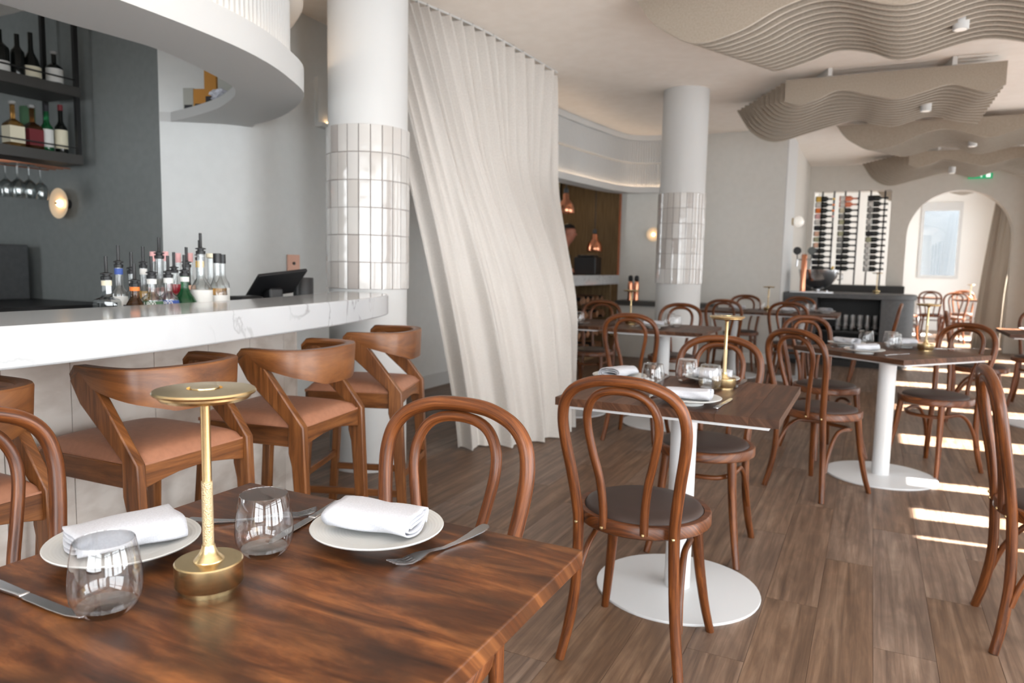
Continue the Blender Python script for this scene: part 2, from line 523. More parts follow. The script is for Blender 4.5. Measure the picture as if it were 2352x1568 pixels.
# ------------------------------------------------------------------ ceiling and walls
struct(MB().box(-6.6, 2.45, -2.2, 20.2, CEIL, CEIL + .1).build('ceiling', 'ceiling_paint', ang=0))
# pale curved wall behind the bar, running on to the kitchen
wp = catmull([(-4.24, 3.31), (-4.05, 3.435), (-3.9, 3.55), (-3.81, 3.70), (-3.785, 3.95), (-3.8, 4.5), (-3.8, 5.5), (-3.8, 7.4)], 6)
w = MB(); poly = [(p.x, p.y) for p in wp] + [(-4.05, 7.4), (-4.05, 4.2), (-4.35, 3.62), (-4.36, 3.45)]
w.prism(poly, 0, CEIL)
struct(w.build('wall_left', 'wall_pale', ang=60))
bb = MB(); bpts = wp[24:]
bb.prism([(p.x + .015, p.y) for p in bpts] + [(p.x - .01, p.y) for p in reversed(bpts)], 0, .13)
struct(bb.build('baseboard_left', 'paint_white', ang=60))
struct(MB().box(-6.5, -4.24, 3.31, 3.43, 0, CEIL).build('wall_bar', 'wall_dark', ang=0))
struct(MB().box(-6.6, -6.5, -2.2, 3.43, 0, CEIL).build('wall_side', 'wall_dark', ang=0))
# grey wall facing the room, with its white lit end
struct(MB().box(-3.2, -1.05, 9.8, 9.95, 0, CEIL).box(-1.2, -1.05, 9.95, 10.95, 0, CEIL).build('wall_middle', 'wall_grey', ang=0))
struct(MB().box(-3.1, -1.04, 9.785, 9.8, 0, .13).build('baseboard_middle', 'wall_white', ang=0))
struct(MB().box(-1.05, -1.035, 9.8, 10.95, 0, CEIL).build('trim_1', 'paint_white', ang=0))
struct(MB().box(-3.2, -1.2, 13.2, 13.3, 0, CEIL).box(-1.2, -1.05, 10.95, 13.4, 0, CEIL).build('wall_recess', 'wall_greige', ang=0))
# back wall with the wine opening and the arch
w = MB(); YB = 13.4
w.box(-1.05, -.97, YB, YB + .22, 0, CEIL).box(-.97, .2, YB, YB + .22, 0, 1.0).box(-.97, .2, YB, YB + .22, 2.55, CEIL).box(.2, .45, YB, YB + .22, 0, CEIL)
ac, ar, az = 1.17, .72, 1.80
arch = [(.45, 0), (.45, CEIL), (2.3, CEIL), (2.3, 0), (ac + ar, 0)] + [(ac + ar * cos(a), az + ar * sin(a)) for a in [pi * k / 28 for k in range(29)]] + [(ac - ar, 0)]
w.prism(arch, 0, .22, Matrix(((1, 0, 0, 0), (0, 0, 1, YB), (0, 1, 0, 0), (0, 0, 0, 1))))
struct(w.build('wall_back', 'wall_greige', ang=30))
# room beyond the arch
struct(MB().box(-1.2, .86, 18, 18.15, 0, CEIL).box(1.62, 2.4, 18, 18.15, 0, CEIL).box(.86, 1.62, 18, 18.15, 0, 1.12).box(.86, 1.62, 18, 18.15, 2.72, CEIL).box(-1.3, -1.2, 13.3, 18.15, 0, CEIL).build('wall_far', 'wall_white', ang=0))
wf = MB()
for a in ((.86, .92, 1.12, 2.72), (1.56, 1.62, 1.12, 2.72), (.92, 1.56, 1.12, 1.18), (.92, 1.56, 2.55, 2.72)):
    wf.box(a[0], a[1], 17.97, 18.1, a[2], a[3])
wn = struct(wf.build('window_1', 'paint_white', ang=0))
MB().box(.92, 1.56, 18.05, 18.06, 1.18, 2.55).build('pane', 'glass_pane', wn, ang=0)
tag(MB().box(-1, 4, 21.5, 21.7, -.1, 4.1).box(-1, 4, 21.4, 21.9, 4.1, 4.2).build('garden_wall', 'garden_grey', ang=0), 'grey garden wall seen through the far window', 'wall')
# kitchen behind the pass
struct(MB().box(-6.2, -3.0, 12.2, 12.3, 0, CEIL).box(-6.3, -6.2, 8.0, 12.3, 0, CEIL).box(-3.1, -3.0, 9.95, 12.2, 0, CEIL).box(-6.2, -4.05, 7.4, 7.5, 0, CEIL).build('wall_kitchen', 'kitchen_brown', ang=0))

# right-hand wall: piers, head and sill between large windows, frames with panes
WX = 2.3
wins = [(-1.7, -.2), (.05, 1.55), (1.8, 3.3), (3.84, 3.98), (4.14, 4.42), (4.74, 5.0), (5.9, 6.35), (7.3, 7.75), (8.9, 9.35), (10.4, 10.85), (11.9, 12.4), (14.0, 15.3), (15.6, 16.9)]
w = MB(); y = -2.2
for a, b_ in wins:
    w.box(WX, WX + .15, y, a, 0, CEIL); w.box(WX, WX + .15, a, b_, 2.5, CEIL); w.box(WX, WX + .15, a, b_, 0, .12); y = b_
w.box(WX, WX + .15, y, 20.2, 0, CEIL)
struct(w.build('wall_right', 'wall_white', ang=0))
n = 2
for a, b_ in wins:
    f = MB()
    f.box(WX + .03, WX + .1, a, a + .05, .12, 2.5).box(WX + .03, WX + .1, b_ - .05, b_, .12, 2.5).box(WX + .03, WX + .1, a, b_, .12, .18).box(WX + .03, WX + .1, a, b_, 2.44, 2.5)
    if b_ - a > 1: f.box(WX + .03, WX + .1, (a + b_) / 2 - .025, (a + b_) / 2 + .025, .18, 2.44).box(WX + .03, WX + .1, a, b_, 1.9, 1.95)
    o = struct(f.build('window_%d' % n, 'black_metal', ang=0)); n += 1
    portal(WX + .2, (a + b_) / 2, 1.31, 2.38, b_ - a, (0, pi / 2, 0))
# wall behind the camera with wide windows
w = MB(); y = -6.6
bw = [(-5.9, -4.5), (-.9, 1.9)]
x = -6.6
for a, b_ in bw:
    w.box(x, a, -2.2, -2.05, 0, CEIL); w.box(a, b_, -2.2, -2.05, 2.5, CEIL); w.box(a, b_, -2.2, -2.05, 0, .5); x = b_
w.box(x, 2.45, -2.2, -2.05, 0, CEIL)
struct(w.build('wall_rear', 'wall_white', ang=0))
for a, b_ in bw:
    f = MB(); mid = (a + b_) / 2
    for q in (a, mid - .03, b_ - .06): f.box(q, q + .06, -2.17, -2.1, .5, 2.5)
    f.box(a, b_, -2.17, -2.1, .5, .56).box(a, b_, -2.17, -2.1, 2.44, 2.5).box(a, b_, -2.17, -2.1, 1.8, 1.85)
    struct(f.build('window_%d' % n, 'black_metal', ang=0)); n += 1
    portal(mid, -2.3, 1.5, b_ - a, 2.0, (pi / 2, 0, 0))
# awning added out of view that keeps the sun off the first windows
tag(MB().box(WX + .15, WX + 1.05, -2.2, 3.6, 2.56, 2.62).build('window_awning', 'paint_white', ang=0), 'added unseen white awning blocking sun at the nearest windows', 'awning')


# ------------------------------------------------------------------ tiled columns
def column(x, y, label):
    t = empty('column', (x, y, 0)); tag(t, label, 'column', 'white columns with a tiled band')
    MB().lathe([(.225, 0), (.225, 1.05)], 40).lathe([(.225, 1.95), (.225, CEIL)], 40).build('shaft', 'paint_white', t)
    MB().lathe([(.229, 1.05), (.229, 1.95)], 40).build('grout_core', 'grout', t)
    N = 23; a0 = 2 * pi / N; g = .0028 / .2375
    me = MB()
    q = [(-a0 / 2 + g + k * (a0 - 2 * g) / 3) for k in range(4)]
    poly = [(.2375 * cos(a), .2375 * sin(a)) for a in q] + [(.228 * cos(a), .228 * sin(a)) for a in reversed(q)]
    me.prism(poly, .0022, .1478)
    tm = TILE.get('m') or TILE.setdefault('m', me.mesh('tile', 'tile_glaze', 50))
    for j in range(6):
        for i in range(N):
            o = bpy.data.objects.new('tile', tm); COL.objects.link(o); o.parent = t
            o.location = (0, 0, 1.05 + .15 * j)
            o.rotation_euler = (random.uniform(-.004, .004), random.uniform(-.004, .004), a0 * (i + .35))
    return t


TILE = {}
column(-2.65, 3.44, 'thick white column with glazed tile band at the end of the bar')
column(-1.78, 7.43, 'white column with glazed tile band in the middle of the dining room')


# ------------------------------------------------------------------ curved bulkheads
def offset(pts, d):
    """shift a plan polyline to its left by d"""
    out = []
    for i, p in enumerate(pts):
        a = pts[max(i - 1, 0)]; b_ = pts[min(i + 1, len(pts) - 1)]
        t = Vector((b_[0] - a[0], b_[1] - a[1])).normalized()
        out.append((p[0] - t.y * d, p[1] + t.x * d))
    return out


def band(mb, outer, inner, z0, z1):
    poly = list(outer) + list(reversed(inner)); mb.prism(poly, z0, z1); return mb


def resample(pts, step):
    P = [Vector((p[0], p[1])) for p in pts]; out = [P[0]]; need = step
    for i in range(len(P) - 1):
        a, b_ = P[i], P[i + 1]; L = (b_ - a).length; t = need
        while t <= L:
            out.append(a + (b_ - a) * (t / L)); t += step
        need = t - L
    return out


so = [(p.x, p.y) for p in catmull([(-2.42, -2.04, 0), (-2.42, .2, 0), (-2.418, 1.2, 0), (-2.412, 1.8, 0), (-2.44, 2.19, 0), (-2.5, 2.48, 0), (-2.61, 2.755, 0), (-2.785, 3.064, 0), (-3.06, 3.30, 0), (-3.39, 3.503, 0), (-3.70, 3.61, 0), (-3.84, 3.63, 0)], 6)]
si = [(p.x, p.y) for p in catmull([(-2.86, -2.04, 0), (-2.86, 0, 0), (-2.85, 1.59, 0), (-2.82, 1.97, 0), (-2.81, 2.19, 0), (-2.88, 2.45, 0), (-3.01, 2.775, 0), (-3.14, 2.925, 0), (-3.27, 3.016, 0), (-3.53, 3.155, 0), (-3.84, 3.262, 0), (-4.17, 3.34, 0)], 6)]
bh = empty('trim_2'); struct(bh); bh['label'] = 'white curved bulkhead with fluted band hanging over the bar'
# the soffit board fills the gap to the pale wall
sw = [(p.x + .004, p.y - .004) for p in wp[:19]]
MB().prism(so[:-6] + [(-3.70, 3.61), (-3.80, 3.68)] + [(x_, y_) for x_, y_ in reversed(sw[:18])] + list(reversed(si)), 2.09, 2.15).build('soffit', 'paint_white', bh, ang=30)
lip_in = offset(so, .07)
band(band(MB(), so, lip_in, 2.15, 2.205), so, offset(so, .012), 2.205, 2.225).build('lip', 'paint_white', bh, ang=40)
core = offset(so, .085); band(MB(), core, offset(so, .12), 2.15, 2.56).build('fascia', 'paint_white', bh, ang=40)
band(MB(), so, offset(so, .12), 2.56, 2.68).build('upper_lip', 'paint_white', bh, ang=40)
band(MB(), offset(so, .2), offset(so, .24), 2.68, CEIL).build('riser', 'ceiling_paint', bh, ang=40)
led = band(MB(), offset(so, .058), offset(so, .068), 2.206, 2.212); led.build('light_strip', 'led_warm', bh, ang=0)
fm = MB().lathe([(.017, 2.205), (.017, 2.56)], 10).mesh('flute', 'paint_white', 60)
for p in resample(core, .038):
    if p.y > -.1:
        o = bpy.data.objects.new('flute', fm); COL.objects.link(o); o.location = (p.x, p.y, 0); o.parent = bh
# kitchen bulkhead
ko = [(p.x, p.y) for p in catmull([(-3.36, 6.2, 0), (-3.34, 7.2, 0), (-3.31, 7.9, 0), (-3.22, 8.7, 0), (-3.13, 9.3, 0), (-3.0, 9.62, 0), (-2.75, 9.74, 0), (-2.5, 9.76, 0), (-2.32, 9.76, 0)], 6)]
kb = empty('trim_3'); struct(kb); kb['label'] = 'white two-step curved bulkhead over the kitchen pass'
band(band(MB(), ko, offset(ko, .22), 2.22, 2.27), ko, offset(ko, .01), 2.27, 2.30).build('lip', 'paint_white', kb, ang=40)
band(MB(), offset(ko, .05), offset(ko, .2), 2.27, 2.61).build('lower_fascia', 'paint_white', kb, ang=40)
band(MB(), offset(ko, -.02), offset(ko, .2), 2.61, 2.9).build('upper_fascia', 'paint_white', kb, ang=40)
band(MB(), offset(ko, -.05), offset(ko, .2), 2.9, CEIL).build('crown', 'paint_white', kb, ang=40)
band(MB(), offset(ko, .03), offset(ko, .04), 2.272, 2.28).build('light_strip', 'led_warm', kb, ang=0)
f1 = MB().lathe([(.014, 2.28), (.014, 2.61)], 8).mesh('flute', 'paint_white', 60)
f2 = MB().lathe([(.014, 2.62), (.014, 2.9)], 8).mesh('flute', 'paint_white', 60)
rib = MB()
for p in resample(offset(ko, .05), .034):
    if p.y > 7.5: rib.lathe([(.012, 2.28), (.012, 2.61)], 8, (p.x, p.y, 0))
for p in resample(offset(ko, -.02), .034):
    if p.y > 7.5: rib.lathe([(.012, 2.62), (.012, 2.9)], 8, (p.x, p.y, 0))
o = rib.build('ribs', 'paint_white', kb, ang=60, fix=False); o['kind'] = 'stuff'

# ------------------------------------------------------------------ felt wave baffles under the ceiling


def fin_module(label, y0, y1, front, back, n=12, rail=True, x1=None):
    t = empty('ceiling_baffle', (0, 0, 0)); tag(t, label, 'ceiling baffle', 'wave-cut felt baffles under the ceiling')
    for k in range(n):
        s_ = k / (n - 1); y = y0 + (y1 - y0) * s_
        pts = [(a[0] + (b_[0] - a[0]) * s_, a[1] + (b_[1] - a[1]) * s_, 0) for a, b_ in zip(front, back)]
        c = catmull(pts, 7)
        poly = [(p.x, min(p.y, 2.9)) for p in c]
        poly = [(poly[0][0], 2.905)] + poly + [(poly[-1][0], 2.905)]
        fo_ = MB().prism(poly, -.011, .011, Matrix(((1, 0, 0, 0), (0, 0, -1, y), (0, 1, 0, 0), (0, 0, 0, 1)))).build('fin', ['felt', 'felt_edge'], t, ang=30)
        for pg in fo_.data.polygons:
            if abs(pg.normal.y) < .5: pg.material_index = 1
    for fx in (.22, .78):
        xa = front[0][0] * (1 - fx) + front[-1][0] * fx; xb = back[0][0] * (1 - fx) + back[-1][0] * fx
        MB().bar((xa, y0 - .04, 2.937), (xb, y1 + .04, 2.937), .035, .066).build('rail', 'paint_white', t, ang=0)
    return t


mA = [(-.39, 2.91), (-.30, 2.78), (-.19, 2.69), (0, 2.60), (.26, 2.645), (.51, 2.755), (.75, 2.79), (1.15, 2.68), (1.55, 2.78), (1.95, 2.68), (2.35, 2.76)]
mB = [(-.26, 2.905), (-.2, 2.80), (-.12, 2.71), (0, 2.665), (.2, 2.71), (.40, 2.765), (.6, 2.73), (.82, 2.66), (1.27, 2.745), (1.68, 2.66), (2.0, 2.73)]
fA = lambda x: [(a + x, z) for a, z in mA]
fB = lambda x: [(a + x, z) for a, z in mB]
gA = [(-.81, 2.72), (-.69, 2.68), (-.53, 2.72), (-.36, 2.78), (-.13, 2.72), (.09, 2.67), (.28, 2.71), (.47, 2.755), (.62, 2.71), (.75, 2.67), (.86, 2.72)]
gB = [(-1.41, 2.89), (-1.25, 2.66), (-1.01, 2.55), (-.65, 2.63), (-.27, 2.72), (-.1, 2.68), (.08, 2.64), (.25, 2.68), (.41, 2.715), (.6, 2.66), (.80, 2.62)]
fin_module('felt wave baffle nearest the curtain, mostly above the frame', 2.35, 3.42, [(a - 2.55, z) for a, z in mA], [(a - 2.05, z) for a, z in mB])
fin_module('largest wavy felt ceiling baffle at the top right', 4.7, 5.8, fA(-1.08), fB(-.71), 13)
sh = lambda P, dx: [(a + dx, z) for a, z in P]
fin_module('wavy felt ceiling baffle with a straight front panel, second from the camera', 7.1, 8.2, gA, gB)
fin_module('third wavy felt ceiling baffle, rounded left end over the bar station', 9.45, 10.5, fA(-.10), fB(.25))
fin_module('farthest wavy felt ceiling baffle, just before the arch wall', 11.75, 12.8, sh(gA, 1.16), sh(gB, 1.16))
fin_module('felt wave baffle in the bright room beyond the arch', 14.6, 15.6, sh(gA, 1.3), sh(gB, 1.3), 8)
su = []
sp_ = empty('ceiling_spotlight'); tag(sp_, 'spot', 'spotlight')
MB().lathe([(.042, 0), (.045, .004), (.045, .16), (.0, .16)], 20).build('housing', 'paint_white', sp_)
MB().lathe([(.0, .0015), (.034, .0015), (.034, -.002), (0, -.002)], 20).build('lens', 'opal_glass', sp_)
MB().tube([(0, 0, .16), (0, 0, .30)], .008, 8).build('stem', 'paint_white', sp_)
for (x, y, z), l in (((.39, 5.37, 2.70), 'white cylinder spotlight between fins of the largest baffle'), ((.335, 7.66, 2.66), 'white cylinder spotlight in the straight-fronted baffle'),
                     ((.93, 9.9, 2.66), 'white cylinder spotlight in the third baffle'), ((.92, 12.2, 2.64), 'white cylinder spotlight in the farthest baffle')):
    place(sp_, su, (x, y, z), 0, l, 'ceiling spotlights')

# ------------------------------------------------------------------ bar
bo = [(p.x, p.y) for p in catmull([(-1.705, -1.9, 0), (-1.705, 0, 0), (-1.71, .92, 0), (-1.722, 1.2, 0), (-1.75, 1.45, 0), (-1.82, 1.81, 0), (-1.88, 2.1, 0), (-1.935, 2.35, 0), (-2.01, 2.6, 0), (-2.09, 2.82, 0), (-2.17, 2.98, 0), (-2.28, 3.10, 0), (-2.42, 3.17, 0)], 5)]
bi = [(p.x, p.y) for p in catmull([(-2.15, -1.9, 0), (-2.15, 0, 0), (-2.155, .92, 0), (-2.165, 1.2, 0), (-2.18, 1.5, 0), (-2.21, 1.8, 0), (-2.25, 2.05, 0), (-2.31, 2.3, 0), (-2.40, 2.6, 0), (-2.5, 2.85, 0), (-2.57, 3.0, 0), (-2.62, 3.1, 0), (-2.66, 3.19, 0)], 5)]
o = band(MB(), bo, bi, .942, 1.04).build('marble_counter', 'marble', ang=40, bevel=.006); tag(o, 'long curved white marble counter with a thick edge along the bar', 'counter')
bf = empty('curved_bar', (0, 0, 0)); tag(bf, 'curved bar clad in pale travertine under the marble counter', 'bar')
fo = offset(bo, .455); fi_ = offset(bo, .48)
fo[-1] = (fo[-1][0], min(fo[-1][1], 3.0))
idx = [0, 8, 15, 20, 25, 30, 36, 43, 50, 56]
for a, b_ in zip(idx[:-1], idx[1:]):
    P = [Vector((*q, 0)) for q in fo[a:b_ + 1]]; Q = [Vector((*q, 0)) for q in fi_[a:b_ + 1]]
    P[-1] = P[-1] - (P[-1] - P[-2]).normalized() * .003; Q[-1] = Q[-1] - (Q[-1] - Q[-2]).normalized() * .003
    band(MB(), [(p.x, p.y) for p in P], [(p.x, p.y) for p in Q], .06, .941).build('panel', 'travertine', bf, ang=40)
band(MB(), offset(bo, .46)[:57], offset(bo, .475)[:57], 0, .06).build('plinth', 'paint_white', bf, ang=40)
# worktop on the bartender's side, lower than the marble
wi = offset(bo, .485)[:54]
wo = [(p.x, p.y) for p in catmull([(-2.72, -1.9, 0), (-2.72, 1.0, 0), (-2.74, 1.6, 0), (-2.80, 2.1, 0), (-2.92, 2.6, 0), (-3.04, 3.0, 0)], 6)]
wk = empty('steel_worktop'); tag(wk, 'dark steel worktop on the working side of the bar', 'worktop')
band(MB(), wi, wo, .86, .90).build('top', 'charcoal_shelf', wk, ang=40)
wi2 = offset(bo, .50)[:54]; wo2 = offset(wo, -.04)
band(MB(), wi2, wo2, 0, .86).build('cabinet', 'charcoal_shelf', wk, ang=40)


# ------------------------------------------------------------------ curtains
def curtain(name, topP, botP, label, z0, nf1, nf2, matn, amp1=.03, amp2=.06, seed=1, ncol=240, hooks=True):
    T = catmull([(*p, CEIL - .03) for p in topP], 16); B_ = catmull([(*p, z0) for p in botP], 16)
    rnd = random.Random(seed)
    ph = [rnd.uniform(0, 6.28) for _ in range(6)]

    def samp(P, s_):
        f = s_ * (len(P) - 1); i = min(int(f), len(P) - 2); return P[i].lerp(P[i + 1], f - i)

    def fn(u, v):
        a = samp(T, u); b_ = samp(B_, u); gs1 = max(0, min(1, (v - .28) / .47)); g = (1 - (1 - v) ** 1.3) * (1 - u ** 2) + u ** 2 * gs1 * gs1 * (3 - 2 * gs1)
        p = a.lerp(b_, g); p.z = (CEIL - .03) * (1 - v) + z0 * v
        d = (samp(T, min(u + .01, 1)) - samp(T, max(u - .01, 0))).lerp(samp(B_, min(u + .01, 1)) - samp(B_, max(u - .01, 0)), v)
        nrm = Vector((d.y, -d.x, 0)).normalized() if d.length > 1e-6 else Vector((1, 0, 0))
        tn = Vector((d.x, d.y, 0)).normalized()
        w1 = amp1 * (max(0, 1 - v * 1.45) ** 1.2 * .97 + .03)
        k = sin(2 * pi * nf1 * u)
        off = w1 * (k + .25 * sin(4 * pi * nf1 * u))
        uu = u + .03 * sin(3 * u + ph[2]) + .012 * v * sin(9 * u + ph[3])
        q = sin(2 * pi * nf2 * uu + ph[0]) + .45 * sin(2 * pi * nf2 * 1.9 * uu + ph[1]) + .2 * sin(2 * pi * nf2 * 3.7 * uu + ph[4] + v)
        q = .45 * q + 2.2 * (1 - abs(sin(pi * nf2 * uu + ph[5]))) ** 1.4 - .8
        off += amp2 * q * (min(1, v * 1.25) ** .7)
        return p + nrm * off + tn * (.35 * w1 * cos(2 * pi * nf1 * u)) + Vector((0, 0, .004 * sin(17 * u) if v > .99 else 0))
    t = empty(name, (*botP[0], 0)); tag(t, label, 'curtain')
    inv = Matrix.Translation((-botP[0][0], -botP[0][1], 0))
    mb = MB().grid(lambda u, v: inv @ fn(u, v), ncol, 60, (2.6, 2.9))
    o = mb.build('cloth', matn, t, ang=180, fix=False)
    # hem band sewn at the bottom
    hm = MB().grid(lambda u, v: inv @ (fn(u, .945 + .055 * v) + Vector((.002, -.002, 0))), ncol, 4, (2.6, .15))
    hm.build('hem', matn, t, ang=180, fix=False)
    if hooks:
        hk = [inv @ (samp(T, (i + .5) / nf1) + Vector((0, 0, .0))) for i in range(nf1)]
        for p in hk:
            MB().bar(p, p + Vector((0, 0, .03)), .012, .012, (1, 0, 0)).build('hook', 'black_metal', t, ang=0)
    tr = MB().tube([inv @ p for p in T[::4]] , .008, 8); tr.build('track', 'paint_white', t).location.z = .022
    return t


curtain('curtain', [(-2.98, 3.76), (-2.92, 4.05), (-2.84, 4.4), (-2.76, 4.9), (-2.72, 5.5), (-2.70, 6.28)],
        [(-2.33, 3.97), (-2.20, 4.10), (-2.06, 4.28), (-1.97, 4.42), (-1.94, 4.56), (-1.93, 4.70), (-1.95, 4.84), (-1.985, 4.97)],
        'tall pale linen curtain sweeping from ceiling to floor beside the column', .01, 20, 5, 'curtain_cloth', .042, .082, seed=5)
curtain('curtain', [(1.72, 13.78), (1.9, 13.9), (2.2, 14.1)], [(1.50, 13.78), (1.75, 13.95), (2.15, 14.1)],
        'beige sheer curtain hanging just behind the arch', .01, 9, 3, 'curtain_beige', .025, .04, seed=9, ncol=120, hooks=False)


# ------------------------------------------------------------------ bentwood chairs
def mirror(pts):
    return [(-x, y, z) for x, y, z in reversed(pts)]


def make_chair():
    t = empty('bentwood_chair'); tag(t, 'chair', 'chair', 'bentwood dining chairs')
    half = [(.185, -.205, 0), (.168, -.185, .10), (.152, -.172, .24), (.146, -.180, .42), (.150, -.190, .50), (.163, -.207, .60), (.177, -.225, .69), (.1815, -.238, .76),
            (.170, -.248, .815), (.138, -.256, .853), (.085, -.262, .876), (.035, -.264, .884)]
    loop = catmull(half + mirror(half), 5)
    rad = [.0165 if p.z > .12 else .0145 + .002 * p.z / .12 for p in loop]
    MB().tube(loop, rad, 12).build('back_frame', 'chair_wood', t, ang=60)
    half = [(.062, -.196, .435), (.063, -.199, .50), (.072, -.208, .58), (.090, -.222, .66), (.1045, -.235, .74), (.101, -.246, .793), (.076, -.256, .835), (.032, -.2605, .8545)]
    MB().tube(catmull(half + mirror(half), 5), .0125, 10).build('inner_hoop', 'chair_wood', t, ang=60)
    ring = [(.19, .420), (.200, .418), (.2075, .424), (.2075, .452), (.203, .458), (.185, .458), (.185, .42)]
    MB().lathe(ring, 44, close=True).build('seat_ring', 'chair_wood', t, ang=50)
    pad = [(0, .44), (.182, .44), (.1835, .456), (.178, .466), (.16, .4725), (.11, .476), (.05, .477), (0, .477)]
    MB().lathe(pad, 44).build('seat_pad', 'pad_leather', t, ang=60)
    for s_ in (-1, 1):
        lp = catmull([(s_ * .185, .195, 0), (s_ * .168, .168, .10), (s_ * .150, .145, .24), (s_ * .140, .132, .36), (s_ * .135, .125, .425)], 4)
        MB().tube(lp, [.0135 + .006 * min(1, p.z / .42) for p in lp], 10).build('leg', 'chair_wood', t, ang=60)
    half = [(.168, -.168, .155), (.160, -.14, .24), (.152, -.095, .315), (.146, -.05, .352), (.145, .0, .362), (.137, .055, .356), (.11, .105, .349), (.06, .138, .345)]
    MB().tube(catmull(half + mirror(half), 4), .0105, 8).build('brace', 'chair_wood', t, ang=60)
    for x, y in ((.062, -.2085), (-.062, -.2085), (.147, -.198), (-.147, -.198)):
        MB().lathe([(0, .005), (.004, .004), (.006, .001), (.006, 0)], 10, M=Matrix.Translation((x, y, .438)) @ Matrix.Rotation(pi / 2, 4, 'X')).build('bolt', 'brass', t)
    return t


def face(fx, fy):
    return atan2(fy, fx) - pi / 2


chair, cu = make_chair(), []
CH = [
    ((-.81, 1.12), face(0, -1), 'bentwood chair pushed in at the far side of the foreground table'),
    ((-1.31, .745), face(1, 0), 'bentwood chair cut by the left edge, at the left side of the foreground table'),
    ((-.597, 2.165), face(.02, 1), 'bentwood chair in the centre seen from behind, brown seat fully in view'),
    ((-.60, 3.11), face(0, -1), 'bentwood chair on the far side of the second table, facing the camera'),
    ((-.204, 4.26), face(.55, .83), 'bentwood chair seen from behind at the turned table with three glasses'),
    ((-.23, 5.16), face(.62, -.78), 'sunlit bentwood chair at the far left side of the turned table'),
    ((.395, 5.09), face(-.65, -.76), 'bentwood chair at the right of the turned table, hoop under its seat visible'),
    ((.62, 2.84), face(1, .03), 'dark bentwood chair cut by the right edge in the foreground'),
    ((-1.43, 4.92), face(0, 1), 'bentwood chair seen from behind just right of the curtain'),
    ((-1.50, 6.15), face(0, -1), 'bentwood chair in front of the middle column, facing the camera'),
    ((-2.23, 6.13), face(0, -1), 'bentwood chair below the kitchen pass beside the curtain edge'),
    ((-1.36, 7.93), face(0, 1), 'bentwood chair seen from behind at the long table right of the column'),
    ((-1.40, 9.15), face(0, -1), 'shadowed bentwood chair against the grey wall behind the long table'),
    ((-.73, 7.93), face(0, 1), 'bentwood chair seen from behind at the long table before the grey station'),
    ((-.77, 9.15), face(0, -1), 'bentwood chair behind the long table in front of the grey station'),
    ((.02, 8.35), face(-1, .05), 'bentwood chair seen edge-on in front of the rounded grey station'),
    ((.83, 6.95), face(1, -.1), 'bentwood chair with its seat in the sun, left of the right-hand table'),
    ((1.40, 8.0), face(-.25, -1), 'bentwood chair behind the right-hand table by the beige curtain'),
    ((.60, 15.2), face(.8, -.5), 'bentwood chair at the left of the room beyond the arch'),
    ((1.02, 15.5), face(.2, 1), 'bentwood chair in the middle of the room beyond the arch'),
    ((1.30, 14.9), face(-.1, 1), 'nearest bentwood chair seen through the arch'),
    ((1.62, 16.4), face(0, -1), 'farthest bentwood chair at the right beyond the arch'),
    ((1.86, 15.06), face(-.9, .3), 'bentwood chair half behind the beige curtain beyond the arch'),
    ((.45, 12.2), face(.9, .45), 'dark bentwood chair beside the arch at the end of the grey station'),
]
for (x, y), rz, l in CH:
    place(chair, cu, (x, y, 0), rz, l, 'bentwood dining chairs')


